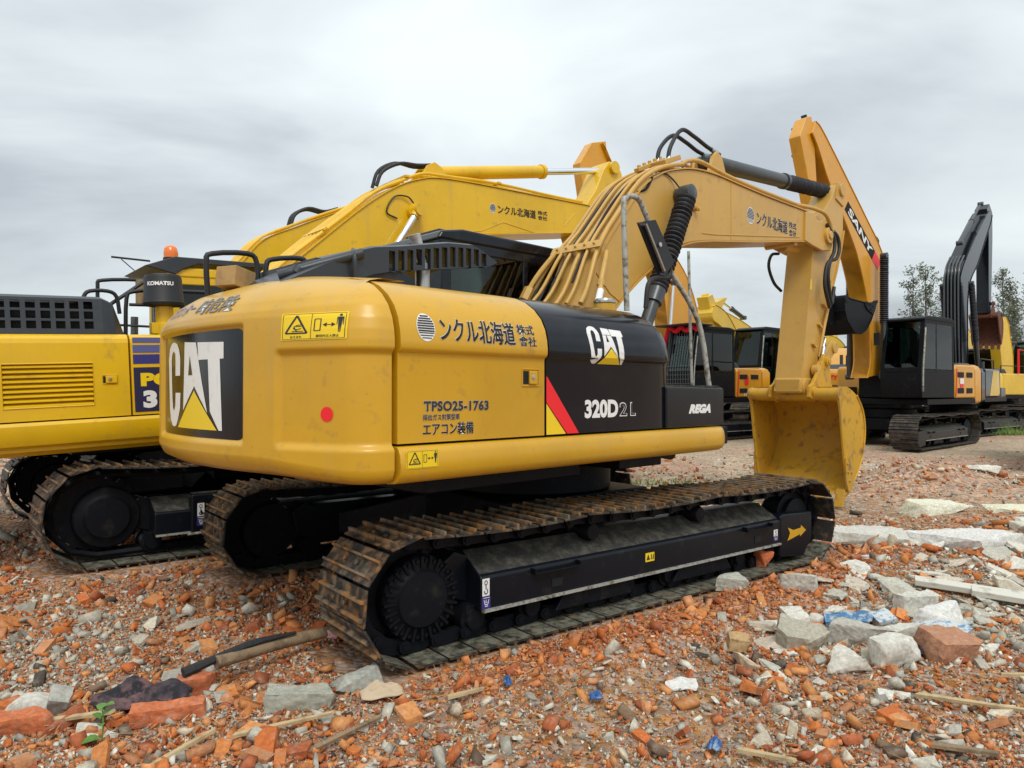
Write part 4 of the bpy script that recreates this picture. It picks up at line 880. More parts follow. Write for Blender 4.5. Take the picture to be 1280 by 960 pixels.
# ================================================================== other excavators
def arc_body(m, R_, hw, xf, z0, z1, inset=.0, n=18):
    a0 = math.asin(hw/R_); pts = [(-R_*math.cos(a), R_*math.sin(a)) for a in np.linspace(-a0, a0, n)]+[(xf, hw), (xf, -hw)]
    lv = [(z0, .10), (z0+.05, .02), (z0+.1, 0), (z1-.16, 0), (z1-.06, .05), (z1-.015, .13), (z1, .25)]
    rows = [[(x+(i if x < -1 and k < n else 0)*.9, y-math.copysign(i*.9, y), z) for k, (x, y) in enumerate(pts)] for z, i in lv]
    b = len(m.v); N_ = len(pts); m.v += [p for r in rows for p in r]
    for j in range(len(rows)-1):
        for i in range(N_): q = (i+1) % N_; m.f.append((b+j*N_+q, b+j*N_+i, b+(j+1)*N_+i, b+(j+1)*N_+q))
    m.f.append(tuple(b+i for i in range(N_))); m.f.append(tuple(b+(len(rows)-1)*N_+i for i in range(N_-1, -1, -1)))
    m.mi += [0]*((len(rows)-1)*N_+2)
def machine(label, loc, yaw, paint_m, uyaw=None, scale=1., pitch=0., detail=0, cw=None, cabspec=None, cabmat=None, ucfg=None, skirt='under', body=True, grille=False, hoodmat=None):
    root = empty('excavator', (*loc, 0), R(90-yaw)); root.rotation_euler = (0, -R(pitch), R(90-yaw)); root.scale = (scale,)*3
    tag(root, label, 'excavator', 'excavators parked in the yard')
    cfg = ucfg or dict(x0=-1.9, x1=1.9, R=.40, zb=0, w=.6, n=46, g=1.2, sag=.03, hub=0)
    rot = Matrix.Rotation(R(pitch), 4, 'Y') @ Matrix.Rotation(R(-((uyaw if uyaw is not None else yaw)-yaw)), 4, 'Z')
    undercarriage(root, cfg, detail, rot)
    root_cfg[root.name] = (cfg, rot)
    m = MB(); m.box((-.6, 0, 1.08), (2.9, 2.66, .14)); m.box((-.1, 0, .97), (1.6, 1.0, .1)); m.build('platform', M[skirt], root, bevel=.015)
    m = MB(); m.box((.15, 0, 1.45), (1.2, .7, .55)); m.build('valve_housing', M['under'], root, bevel=.02)
    if body:
        m = MB(); arc_body(m, 2.75, 1.33, -2.02, 1.0, 2.04); m.build('counterweight', cw or paint_m, root, smooth=40)
        m = MB(); m.prism([(-2.0, 1.16), (-.05, 1.16), (-.05, 1.9), (-.12, 2.0), (-2.0, 2.0)], -1.34, -.42); m.build('side_panel', paint_m, root, bevel=.05, seg=3)
        m = MB(); m.prism([(-2.0, 1.16), (-.72, 1.16), (-.72, 1.9), (-.8, 2.0), (-2.0, 2.0)], .42, 1.34); lp = m.build('side_panel', paint_m, root, bevel=.05, seg=3)
        m = MB(); m.prism([(-2.0, 1.2), (-.3, 1.2), (-.3, 2.0), (-.5, 2.22), (-1.8, 2.2), (-2.0, 2.05)], -.6, .6); m.build('engine_hood', hoodmat or M['grey'], root, bevel=.05, seg=3)
        for x in (-1.0, -1.55):
            for z in (1.35, 1.75):
                m = MB(); m.box((x-.05, 1.345, z), (.36, .02, .13)); m.build('vent', M['deep'], lp)
        m = MB(); m.prism([(.1, 1.16), (.78, 1.16), (.78, 1.45), (.1, 1.45)], -1.32, -.7); m.build('tool_box', M['black'], root, bevel=.02)
    cs = cabspec or (-.62, 1.2, .42, 1.36, 1.18, 3.08)
    c_ = cab(root, *cs, cabmat or M['under'], glass='glass', grille=grille); x0_, x1_, y0_, y1_, z0_, z1_ = cs
    m = MB(); m.tube([(x1_-.02, y1_+.03, z0_+.15), (x1_+.05, y1_+.06, z0_+.3), (x1_+.02, y1_+.06, z0_+.8), (x1_-.12, y1_+.05, z1_-.35), (x1_-.16, y1_+.02, z1_-.3)], .018, 6, sm=3); m.build('grab_rail', M['galv'], c_)
    m = MB(); m.box((x1_+.05, y0_-.05, z1_-.5), (.03, .14, .3)); m.tube([(x1_-.1, y0_, z1_-.4), (x1_+.05, y0_-.05, z1_-.4)], .012, 5); m.build('mirror', M['rubber'], c_, bevel=.006)
    m = MB(); m.tube([(-1.95, -1.2, 2.0), (-1.95, -1.2, 2.3), (-1.1, -1.2, 2.3), (-.3, -1.2, 2.3), (-.3, -1.2, 2.0)], .018, 6); m.build('handrail', M['rubber'], root) if body else None
    m = MB(); m.cyl((-1.5, -.3, 2.1), (-1.5, -.3, 2.5), .05, 12); m.build('exhaust_pipe', M['gunmetal'], root) if body else None
    return root
root_cfg = {}
def sect(root, top, low, hw, mt, **k): return boom(root, top, low, hw, mt, **k)
def stick(root, poly, hw, mt, name='stick'):
    m = MB(); m.prism(poly, -hw, hw); return m.build(name, mt, root, bevel=.02)
def boomfn(root_obj, y): return lambda e: (lambda a, b: (a, -(y+e), b))

# ---- the yellow excavator on the left
def left_machine():
    u = dict(x0=-1.93, x1=2.05, R=.425, zb=0, w=.6, n=46, g=1.30, sag=.03, hub=0)
    p = 2.6
    root = machine('yellow excavator behind the near one, navy stripes and PC 3 lettering, louvred side door', (-2.87, 8.29), 50, M['kom'], pitch=p, detail=1, ucfg=u, body=False, cabspec=(-.78, 1.0, .48, 1.42, 1.25, 2.86), cabmat=M['kom'], skirt='under')
    cfg, rot = root_cfg[root.name]; yo, xa, xb, fr, ib = cfg['faces'][-1]
    def Tfn(y): return lambda e: (lambda a, b: rot @ Vector((a, y-e, b)))
    m = MB(); m.box((xa+.52, yo+.02, .36), (.46, .10, .36)); fb = m.build('frame_step', M['frame'], fr, bevel=.02, xf=rot)
    m = MB(); m.box((xa+.52, yo+.02, .546), (.42, .085, .006)); m.build('dusty_step_top', M['dusty'], fb, xf=rot)
    hook_sign(fb, Tfn(yo-.032), xa+.34, xa+.40, .26, .46)
    m = MB(); m.tube([(xa+.26, yo-.04, .20), (xa+.95, yo-.04, .20)], .012, 6); m.build('step_edge', M['galv'], fb, xf=rot)
    # skirt
    m = MB(); rows = []
    for x in (-3.1, 1.2): rows.append([(x, -1.36, 1.04), (x, -1.42, 1.09), (x, -1.50, 1.13), (x, -1.53, 1.20), (x, -1.53, 1.285), (x, -1.515, 1.31), (x, -1.40, 1.315)])
    m.grid(rows, flip=True); m.add(rows[0], [tuple(range(7))]); m.add(rows[1], [tuple(range(6, -1, -1))]); m.box((-1, -.9, 1.18), (4.1, 1.1, .2)); m.build('skirt', M['kom'], root, smooth=30)
    # side: louvred door
    def panel(x0, x1, name, mt, hole=None):
        m = MB(); prof = [(1.50, 1.322), (1.50, 1.93), (1.492, 1.965), (1.47, 1.99), (1.44, 2.003), (1.30, 2.006)]
        xs = sorted(set([x0, x1]+([hole[0], hole[1]] if hole else []))); zs_ = [(1.50, 1.322)]+([(1.50, hole[2]), (1.50, hole[3])] if hole else [])+prof[1:]
        for i, (a, b) in enumerate(zip(xs, xs[1:])):
            for (v0, z0), (v1, z1) in zip(zs_, zs_[1:]):
                if hole and abs(a-hole[0]) < 1e-6 and abs(z0-hole[2]) < 1e-6: continue
                m.add([(a, -v0, z0), (b, -v0, z0), (b, -v1, z1), (a, -v1, z1)], [(0, 1, 2, 3)])
        if hole:
            a, b, c, d = hole; q = .05
            m.add([(a, -1.5, c), (b, -1.5, c), (b, -1.5, d), (a, -1.5, d), (a, -1.5+q, c), (b, -1.5+q, c), (b, -1.5+q, d), (a, -1.5+q, d)], [(0, 4, 5, 1), (1, 5, 6, 2), (2, 6, 7, 3), (3, 7, 4, 0), (4, 7, 6, 5)][0:5])
        for x in (x0, x1): m.add([(x, -v, z) for v, z in prof]+[(x, -1.3, 1.322)], [tuple(range(7)) if x == x0 else tuple(range(6, -1, -1))])
        return m.build(name, mt, root, smooth=35)
    d = panel(-2.95, -1.632, 'engine_door', M['kom'], (-2.512, -1.898, 1.424, 1.768))
    for k in range(9):
        z = 1.437+k*.0385; m = MB(); m.prism([(0, 0), (.034, 0), (.034, .006), (.0, .006)], 0, 1)
        m = MB(); m.add([(-2.508, -1.462, z+.030), (-1.902, -1.462, z+.030), (-1.902, -1.503, z), (-2.508, -1.503, z), (-2.508, -1.462, z+.022), (-1.902, -1.462, z+.022), (-1.902, -1.503, z-.009), (-2.508, -1.503, z-.009)], [(0, 1, 2, 3)[::-1], (4, 5, 6, 7), (3, 2, 6, 7)[::-1], (0, 3, 7, 4), (1, 5, 6, 2)])
        m.build('louvre', M['kom'], d, smooth=0)
    m = MB(); m.tube([(-2.512, -1.501, 1.424), (-1.898, -1.501, 1.424), (-1.898, -1.501, 1.768), (-2.512, -1.501, 1.768)], .006, 6, closed=True); m.tube([(-1.83, -1.502, 1.665), (-1.72, -1.502, 1.665), (-1.72, -1.502, 1.59), (-1.83, -1.502, 1.59)], .003, 5, closed=True); m.build('door_rim', M['kom'], d)
    m = MB(); m.box((-1.768, -1.505, 1.628), (.085, .02, .062)); l = m.build('latch', M['kom'], d, bevel=.006); m = MB(); m.lathe((-1.78, -1.515, 1.63), (0, -1, 0), [(0, .016), (.006, .014), (.007, .003)], 14); m.build('lock', M['steel'], l)
    m = MB(); m.box((-1.822, -1.501, 1.628), (.02, .006, .055)); m.build('latch_recess', M['deep'], d)
    f = panel(-1.616, .35, 'striped_panel', M['kom'])
    for (z0, z1, mt) in ((1.93, 1.975, 'lilac'), (1.846, 1.912, 'lilac'), (1.752, 1.832, 'blue'), (1.345, 1.722, 'dblue')):
        place(flat_geo([[(0, 0), (1, 0), (1, 1), (0, 1)]]), 'stripe', M[mt], f, side_fn(1.503)(0), (-1.600, .2, z0, z1), (0, 1, 0, 1))
    letters('PC', M['vyellow'], f, side_fn(1.505)(0), (-1.548, -1.30, 1.560, 1.675), .06); letters('3', M['white'], f, side_fn(1.505)(0), (-1.535, -1.425, 1.375, 1.525), .06)
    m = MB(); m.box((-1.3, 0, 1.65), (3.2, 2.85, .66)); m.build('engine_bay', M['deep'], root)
    m = MB(); arc_body(m, 3.15, 1.45, -2.98, 1.06, 2.02); m.build('counterweight', M['kom'], root, smooth=40)
    # ventilated hood with real openings
    m = MB(); xs = [-3.1]; x = -2.93
    while x < -1.86: xs += [x, x+.066]; x += .1005
    xs += [-1.79]; zs2 = [2.008]; z = 2.052
    for _ in range(3): zs2 += [z, z+.062]; z += .082
    zs2 += [2.303]
    for i, (a, b) in enumerate(zip(xs, xs[1:])):
        for j, (c, e) in enumerate(zip(zs2, zs2[1:])):
            hole = (i % 2 == 1 and j % 2 == 1 and b < -1.80)
            ya, yb = -1.40+(c-2.0)*.12, -1.40+(e-2.0)*.12
            if not hole: m.add([(a, ya, c), (b, ya, c), (b, yb, e), (a, yb, e)], [(0, 1, 2, 3)])
            else:
                t = .03; m.add([(a, ya, c), (b, ya, c), (b, yb, e), (a, yb, e), (a, ya+t, c), (b, ya+t, c), (b, yb+t, e), (a, yb+t, e)], [(0, 4, 5, 1), (1, 5, 6, 2), (2, 6, 7, 3), (3, 7, 4, 0)])
    yt = -1.40+.303*.12
    e1 = [(-1.79, -1.40, 2.008), (-1.79, yt, 2.303)]; e2 = [(-1.69, -1.37, 2.008), (-1.70, -1.32, 2.27)]; e3 = [(-1.61, -1.28, 2.008), (-1.66, -1.22, 2.20)]; e4 = [(-1.60, .5, 2.008), (-1.64, .5, 2.22)]
    m.grid([e1, e2, e3, e4], flip=True)
    m.grid([[(-3.1, yt, 2.303), (-1.79, yt, 2.303), (-1.70, -1.32, 2.27), (-1.66, -1.22, 2.20)], [(-3.1, yt+.04, 2.325), (-1.80, yt+.04, 2.325), (-1.72, -1.25, 2.30), (-1.68, -1.15, 2.24)], [(-3.1, .5, 2.34), (-1.8, .5, 2.34), (-1.72, .5, 2.30), (-1.68, .5, 2.24)]])
    h = m.build('ventilated_hood', M['grey'], root, smooth=35)
    m = MB(); m.box((-2.4, -.5, 2.15), (1.4, 1.6, .24)); m.build('radiator', M['deep'], h)
    # air pre-cleaner on its yellow stalk
    m = MB(); m.lathe((-1.24, -1.12, 2.02), (0, 0, 1), [(0, .085), (.10, .085), (.11, .075), (.28, .075)], 24); m.box((-1.30, -1.12, 2.08), (.12, .10, .1)); s = m.build('intake_stalk', M['kom'], root)
    m = MB(); m.lathe((-1.24, -1.12, 2.275), (0, 0, 1), [(0, .10), (.01, .168), (.035, .176), (.05, .168), (.26, .158), (.285, .148), (.295, .10), (.297, .02)], 40); pc = m.build('air_precleaner', M['rubber'], root, smooth=40)
    def cylf(e): 
        def g(a, b): t = a/.166; return (-1.24+(.167+e)*math.sin(t-.35), -1.12-(.167+e)*math.cos(t-.35), b)
        return g
    letters('KOMATSU', M['white'], pc, cylf(.0), (-.125, .105, 2.455, 2.492), .05, cuts=(8, 1))
    for pts in ([(-1.605, -.2, 2.25), (-1.60, -.2, 2.55), (-1.56, -.2, 2.61), (-1.25, -.2, 2.63), (-1.10, -.2, 2.60), (-1.08, -.2, 2.2)], [(-1.80, -.6, 2.3), (-1.79, -.6, 2.40), (-1.74, -.6, 2.455), (-1.59, -.6, 2.46), (-1.52, -.6, 2.41), (-1.50, -.6, 2.25)], [(-1.52, -.9, 2.02), (-1.50, -.9, 2.36), (-1.44, -.9, 2.43), (-1.20, -.9, 2.45), (-.8, -.9, 2.45)]):
        m = MB(); m.tube(pts, .018, 8, sm=3); m.build('handrail', M['rubber'], root)
    m = MB(); m.tube([(-1.62, -.55, 2.3), (-1.2, -.55, 2.62)], .02, 6); m.tube([(-1.5, -1.0, 2.30), (-.9, -1.0, 2.30)], .016, 6); m.build('guard_bar', M['rubber'], root)
    m = MB(); m.box((-1.2, -.3, 2.5), (.12, .25, .24), Matrix.Rotation(R(8), 3, 'X')); tag(m.build('carton', M['card'], root))
    # cab guard roof, beacon
    m = MB(); m.prism([(-1.02, 2.88), (-.70, 3.0), (1.35, 2.98), (1.30, 2.93), (-.45, 2.93), (-.62, 2.86), (-.70, 2.80)], .44, 1.45); m.build('roof_guard', M['grey'], root, bevel=.01)
    m = MB(); m.tube([(-1.25, .9, 3.02), (-.85, .9, 3.0)], .012, 6); m.tube([(-1.15, .9, 3.0), (-1.02, .9, 2.88)], .006, 5); m.build('antenna', M['rubber'], root)
    m = MB(); m.lathe((-.70, .60, 3.0), (0, 0, 1), [(0, .075), (.05, .078), (.11, .07), (.14, .045), (.15, .01)], 24); b = m.build('beacon', M['amber'], root); m = MB(); m.lathe((-.70, .60, 2.97), (0, 0, 1), [(0, .085), (.035, .085)], 20); m.build('beacon_base', M['rubber'], b)
    # boom
    top = [(-.75, 1.7), (-.55, 2.1), (-.2, 2.42), (.10, 2.68), (.499, 3.006), (1.131, 3.52), (1.5, 3.79), (1.821, 3.98), (2.1, 4.09), (2.4, 4.155), (3.0, 4.17), (4.0, 4.155), (5.16, 4.137), (5.35, 4.12)]
    low = [(-.2, 1.6), (.2, 2.02), (.7, 2.45), (1.2, 2.85), (1.7, 3.12), (2.1, 3.28), (2.4, 3.36), (3.08, 3.48), (4.0, 3.585), (5.05, 3.70), (5.3, 3.74)]
    bm_ = boom(root, top, low, .30, M['kom'], seams=[])
    bf = side_fn(.302); B2 = side_fn(.304)(0); O = (M['white'], bf(0), .02)
    emblem(bm_, lambda e: bf(e), (3.265, 3.375, 3.80, 3.935), cuts=(1, 1))
    letters('ンクル北海道', M['greytext'], bm_, B2, (3.41, 4.13, 3.805, 3.93), .014); letters('株式', M['greytext'], bm_, B2, (4.17, 4.36, 3.875, 3.935), .01); letters('會社', M['greytext'], bm_, B2, (4.17, 4.36, 3.80, 3.86), .01)
    m = MB(); m.tube([(2.33, -.302, 3.40), (3.1, -.302, 3.53), (3.5, -.302, 3.69), (4.1, -.302, 3.60), (4.9, -.302, 3.68)], .006, 5); m.tube([(4.7, -.302, 3.75), (4.95, -.302, 3.98)], .006, 5); m.cyl((2.0, -.30, 3.66), (2.0, -.37, 3.66), .10, 20); m.cyl((2.0, -.36, 3.66), (2.0, -.385, 3.66), .06, 16); m.build('cylinder_boss', M['kom'], bm_)
    spine = [(p.x, p.z) for p in smooth([(a, 0, b) for a, b in top], 4)]; pm = offset_pts(spine, .06)
    for k in range(6):
        y = -.26+k*.10; m = MB(); m.tube([(x, y, z+.012*math.sin(i*.7+k)) for i, (x, z) in enumerate(pm[4:(len(pm)-4 if k in (0, 1) else 33)])], .022, 8); m.build('boom_pipe', M['kom'], bm_)
    for i in (18, 30, 42):
        x, z = pm[min(i, len(pm)-3)]; m = MB(); m.box((x, 0, z+.02), (.06, .6, .03), Matrix.Rotation(-math.atan2(.5, .7) if i < 28 else 0, 3, 'Y')); m.build('pipe_clamp', M['kom'], bm_, bevel=.004)
    hyd(root, (2.50, 0, 4.30), (5.98, 0, 4.86), .095, .60, mats=('kom', 'chrome'), name='stick_cylinder')
    m = MB()
    for s in (-1, 1): m.prism([(2.2, 4.12), (2.75, 4.15), (2.60, 4.36), (2.48, 4.42), (2.36, 4.36)], s*.10, s*.14)
    m.build('cylinder_clevis', M['kom'], bm_, bevel=.006)
    for s in (-1, 1): hyd(root, (.75, s*.42, 1.9), (2.0, s*.42, 3.66), .08, .45, mats=('kom', 'chrome'), name='boom_cylinder')
    for y, h in ((-.06, 0), (.05, .03)):
        m = MB(); m.tube([(1.62, y, 4.0), (1.72, y, 4.20+h), (1.98, y, 4.34+h), (2.25, y, 4.36), (2.5, y, 4.40)], .024, 8, sm=4); m.build('boom_hose', M['rubber'], bm_)
    m = MB(); m.tube([(1.75, -.32, 3.55), (1.60, -.32, 3.62), (1.72, -.32, 3.82), (1.9, -.34, 3.84), (1.98, -.36, 3.76)], .010, 6, sm=5); m.build('grease_hose', M['rubber'], bm_)
    m = MB()
    st = [(5.1, 3.7), (5.2, 4.05), (5.55, 4.45), (5.75, 4.80), (5.9, 4.96), (6.08, 4.96), (6.2, 4.8), (6.25, 4.45), (6.15, 4.0), (5.7, 2.2), (5.5, 1.6), (5.25, 1.6), (5.2, 2.2), (5.3, 3.2)]
    sk_ = stick(root, st, .20, M['kom']); m = MB(); m.cyl((5.98, -.26, 4.86), (5.98, .26, 4.86), .10, 20); m.build('stick_pin', M['kom'], sk_); m = MB(); m.cyl((5.5, -.33, 3.95), (5.5, .33, 3.95), .14, 20); m.build('stick_pin', M['kom'], sk_)
    bucket(root, (5.35, 1.45), None, 1.2, M['kom'], teeth=True)
    return root
left_machine()

def far_left_machine():
    root = machine('yellow excavator whose boom hump rises just behind the leftmost boom', (-4.4, 11.4), 50, M['yellow'])
    top = [(-.9, 1.8), (-.6, 2.6), (-.25, 3.15), (.02, 3.45), (.36, 3.85), (.89, 4.13), (1.35, 4.36), (1.95, 4.62), (2.4, 4.71), (2.9, 4.70), (3.5, 4.6), (4.8, 4.3)]
    low = [(-.2, 1.7), (.2, 2.5), (.8, 3.1), (1.4, 3.5), (2.0, 3.75), (2.6, 3.88), (3.4, 3.92), (4.7, 3.9)]
    b = boom(root, top, low, .28, M['kom'])
    spine = [(p.x, p.z) for p in smooth([(a, 0, c) for a, c in top], 4)]; pm = offset_pts(spine, .05)
    for k in range(4): m = MB(); m.tube([(x, -.22+k*.14, z) for x, z in pm[4:34]], .022, 8); m.build('boom_pipe', M['kom'], b)
    for y in (-.05, .08): m = MB(); m.tube([(.9, y, 4.18), (.98, y, 4.40), (1.22, y, 4.54), (1.5, y, 4.53), (1.75, y, 4.62)], .028, 8, sm=4); m.build('boom_hose', M['rubber'], b)
    m = MB(); m.tube([(1.15, -.29, 3.7), (1.1, -.29, 3.95), (1.4, -.29, 4.12), (1.75, -.29, 4.05), (1.8, -.30, 3.85)], .012, 6, sm=4); m.build('grease_hose', M['rubber'], b)
    m = MB(); m.cyl((1.85, -.28, 3.98), (1.85, -.36, 3.98), .11, 18); m.build('cylinder_boss', M['kom'], b)
    hyd(root, (2.35, 0, 4.80), (5.3, 0, 4.75), .09, .55, mats=('kom', 'chrome'), name='stick_cylinder')
    stick(root, [(4.6, 3.9), (4.8, 4.4), (5.2, 4.85), (5.5, 4.8), (5.5, 3.6), (5.2, 2.0), (4.9, 2.0)], .2, M['kom']); bucket(root, (5.05, 1.7), None, 1.1, M['kom'], teeth=False)
    m = MB(); m.box((.2, -1.36, 3.3), (.3, .3, .01)) if False else None
far_left_machine()

def raised(root, top, low, st, bk, bkang, mt, bmt=None, bscale=1., hw=.28, cyl=None, cylm=('gunmetal', 'chrome'), logo=None, bw=1.1, boot=None, scyl=None, shrink=0., sw=.2):
    if shrink: top, low = offset_pts(top, shrink), offset_pts(low, -shrink)
    b = boom(root, top, low, hw, mt)
    if st: stick(root, st, sw, mt)
    if bk: bucket(root, bk, None, bw, bmt or mt, scale=bscale, ang=bkang, teeth=True)
    for s in (-1, 1):
        if cyl: hyd(root, (cyl[0], s*.42, cyl[1]), (cyl[2], s*.42, cyl[3]), .075, .45, mats=cylm, name='boom_cylinder', bellow=boot)
    if scyl: hyd(root, scyl[0], scyl[1], .085, .55, mats=cylm, name='stick_cylinder')
    return b
# ---- the orange excavator with its boom raised, right of the bucket
s1 = machine('orange and black excavator right of the bucket, boom raised high over its black cab', (10.4, 20), 232, M['orange'], uyaw=228, scale=1.08, cw=M['orange'], cabspec=(-.62, 1.25, .42, 1.36, 1.18, 3.1))
b = raised(s1, [(1.55, 1.7), (1.40, 2.2), (1.56, 3.46), (1.95, 4.4), (2.32, 4.93), (2.87, 5.57), (3.35, 6.1), (3.75, 6.7), (4.0, 7.0)], [(.7, 1.7), (.42, 2.3), (.33, 3.56), (.33, 4.5), (.73, 5.1), (1.3, 5.6), (1.93, 6.14), (2.86, 6.92), (3.45, 7.39), (3.7, 7.5)],
           [(4.30, 6.95), (4.22, 7.10), (4.04, 7.42), (3.82, 7.50), (3.72, 7.2), (3.6, 6.0), (2.95, 4.2), (3.1, 3.8), (3.5, 4.6), (4.02, 6.2)], (3.10, 3.45), R(-97), M['orange'], bmt=M['under'], cyl=(1.05, 1.7, 1.0, 4.65), boot=(.44, .97, .10), hw=.2, shrink=.13, sw=.14)
m = MB()
for k in range(26): t = k/25; m.box((3.72-2.9*t, -.1, 7.58-2.35*t), (.05, .12, .05))
m.build('hose_spring', M['rubber'], b)
m = MB(); m.tube([(3.9, -.28, 7.3), (3.3, -.32, 7.3), (3.1, -.32, 6.9), (3.5, -.32, 6.6), (3.9, -.28, 6.7)], .03, 8, sm=4); m.tube([(.33, -.1, 4.9), (.2, -.1, 5.2), (.55, -.1, 5.35)], .03, 8, sm=4); m.build('boom_hose', M['rubber'], b)
def tilt(y, cx, cz, an):     # lettering plane on the boom's left side, turned by an
    return lambda e: (lambda a, c: (cx-a*math.cos(an)+c*math.sin(an), y+e, cz+a*math.sin(an)+c*math.cos(an)))
place(flat_geo([[(0, 0), (1, 0), (1, 1), (0, 1)]]), 'logo_panel', M['under'], b, tilt(.202, 1.66, 5.12, R(-38))(0), (-.95, 1.10, -.14, .14), (0, 1, 0, 1)); letters('SANY', M['white'], b, tilt(.205, 1.66, 5.12, R(-38))(0), (-.80, .62, -.095, .095), .03); place(flat_geo([[(0, 0), (1, 0), (1, 1), (0, 1)]]), 'logo_stripe', M['red'], b, tilt(.204, 1.66, 5.12, R(-38))(0), (.72, 1.10, -.14, .14), (0, 1, 0, 1))
def leftfn(y): return lambda e: (lambda a, c: (-a, y+e, c))
place(flat_geo([[(0, 0), (.5, 0), (1, 1), (.5, 1)]]), 'red_stripe', M['red'], s1, leftfn(1.347)(0), (.74, .86, 1.2, 1.9), (0, 1, 0, 1)); place(flat_geo([rrect(0, 1, 0, 1, .1)]), 'emblem_plate', M['red'], s1, leftfn(1.347)(0), (1.02, 1.22, 1.42, 1.76), (0, 1, 0, 1)); place(flat_geo([[(0, 0), (1, 0), (1, 1), (0, 1)]]), 'number_plate', M['white'], s1, leftfn(1.35)(0), (1.0, 1.24, 1.52, 1.66), (0, 1, 0, 1))
# ---- its neighbour seen between the near excavator's hood and its stick
s3 = machine('orange and black SY305H excavator with wire guard and red cloth on its cab', (5.4, 22.8), 232, M['orange'], uyaw=232, scale=1.08, grille=True, cabspec=(-.62, 1.25, .42, 1.36, 1.18, 3.1))
raised(s3, [(1.5, 1.8), (1.05, 2.6), (1.1, 3.5), (1.3, 4.3), (1.9, 5.3), (2.7, 6.4), (3.4, 7.5), (3.6, 7.75)], [(.5, 1.8), (-.1, 2.4), (-.5, 3.2), (-.5, 3.8), (.1, 4.9), (1.3, 5.9), (2.2, 6.7), (3.0, 7.4), (3.3, 7.75)], [(3.3, 7.95), (3.82, 7.8), (4.25, 7.19), (4.1, 6.4), (3.4, 4.0), (3.1, 4.0), (3.2, 5.9), (3.2, 7.2)], (3.15, 3.9), R(100), M['orange'], bmt=M['under'], cyl=(1.2, 1.8, .9, 4.4), hw=.22, shrink=.12, sw=.14)
letters('SY305H', M['white'], s3, leftfn(1.353)(0), (1.05, 1.62, 1.20, 1.36), .03); place(flat_geo([rrect(0, 1, 0, 1, .3)]), 'emblem_plate', M['red'], s3, leftfn(1.347)(0), (1.1, 1.3, 1.5, 1.8), (0, 1, 0, 1)); place(flat_geo([[(0, 0), (.5, 0), (1, 1), (.5, 1)]]), 'red_stripe', M['red'], s3, leftfn(1.347)(0), (.74, .86, 1.2, 1.9), (0, 1, 0, 1))
m = MB(); m.box((1.1, .9, 3.13), (.9, 1.3, .04)); m.build('roof_visor', M['rubber'], s3, bevel=.01)
# ---- black boomed excavator at the far right
s2 = machine('excavator with upright black boom and rusty bucket, grey body with yellow slanted flank panel', (15.6, 25.5), 45, M['black'], uyaw=52, scale=1.08, cw=M['black'])
b = raised(s2, [(.05, 1.7), (-.05, 3.0), (-.08, 4.6), (.05, 5.3), (1.3, 6.3), (2.6, 7.2), (3.8, 7.95), (4.3, 8.1)], [(.9, 1.7), (1.0, 3.0), (1.05, 4.3), (1.4, 5.0), (2.4, 5.7), (3.4, 6.6), (4.4, 7.5), (4.6, 7.8)], [(3.9, 8.0), (4.3, 8.25), (4.75, 8.0), (4.75, 7.0), (4.55, 5.2), (4.4, 4.2), (4.1, 4.2), (4.1, 5.4), (4.15, 7.2)], (4.2, 4.1), R(15), M['black'], bmt=M['rust'], cyl=(1.5, 1.75, .6, 4.9), boot=(.4, .97, .10), hw=.24, shrink=-.12, bw=.9, bscale=.85, scyl=((1.0, 0, 6.35), (3.9, 0, 8.2)), cylm=('gunmetal', 'gunmetal'))
for k in range(5): m = MB(); m.tube([(.02, -.2+k*.10, 2.0), (-.06, -.2+k*.10, 3.0), (-.08, -.2+k*.10, 4.6), (.06, -.2+k*.10, 5.35), (.66, -.2+k*.10, 5.85)], .026, 8, sm=4); m.build('boom_pipe', M['gunmetal'], b)
place(flat_geo([[(.25, 0), (.9, 0), (1, .1), (.95, 1), (.5, 1)]]), 'flank_panel', M['yellow'], s2, side_fn(1.343)(0), (-1.9, -.2, 1.2, 1.95), (0, 1, 0, 1))
# ---- orange machine whose rear shows behind the bucket
s6 = machine('orange excavator seen from behind between the stick and the orange raised boom', (11.2, 25.0), 28, M['orange'], scale=1.05)
def rearfn(x): return lambda e: (lambda a, c: (x-e, -a, c))
letters('SANY', M['red'], s6, rearfn(-2.758)(0), (-.30, .30, 1.72, 1.86), .04, shear=0)
m = MB(); m.box((-2.78, 0, 1.42), (.06, .9, .28)); bp_ = m.build('rear_bumper', M['rubber'], s6, bevel=.03)
for s in (-1, 1): m = MB(); m.lathe((-2.81, s*.34, 1.44), (-1, 0, 0), [(0, .06), (.02, .055), (.025, .03)], 16); m.build('bumper_bolt', M['steel'], bp_)
raised(s6, [(.1, 1.9), (1.0, 2.5), (2.2, 2.9), (4.5, 2.7)], [(.5, 1.6), (1.2, 2.0), (2.2, 2.3), (4.5, 2.2)], [(4.3, 2.3), (4.6, 3.0), (4.9, 2.9), (4.7, .9), (4.4, .9)], (4.5, .9+.6), 0, M['orange'])
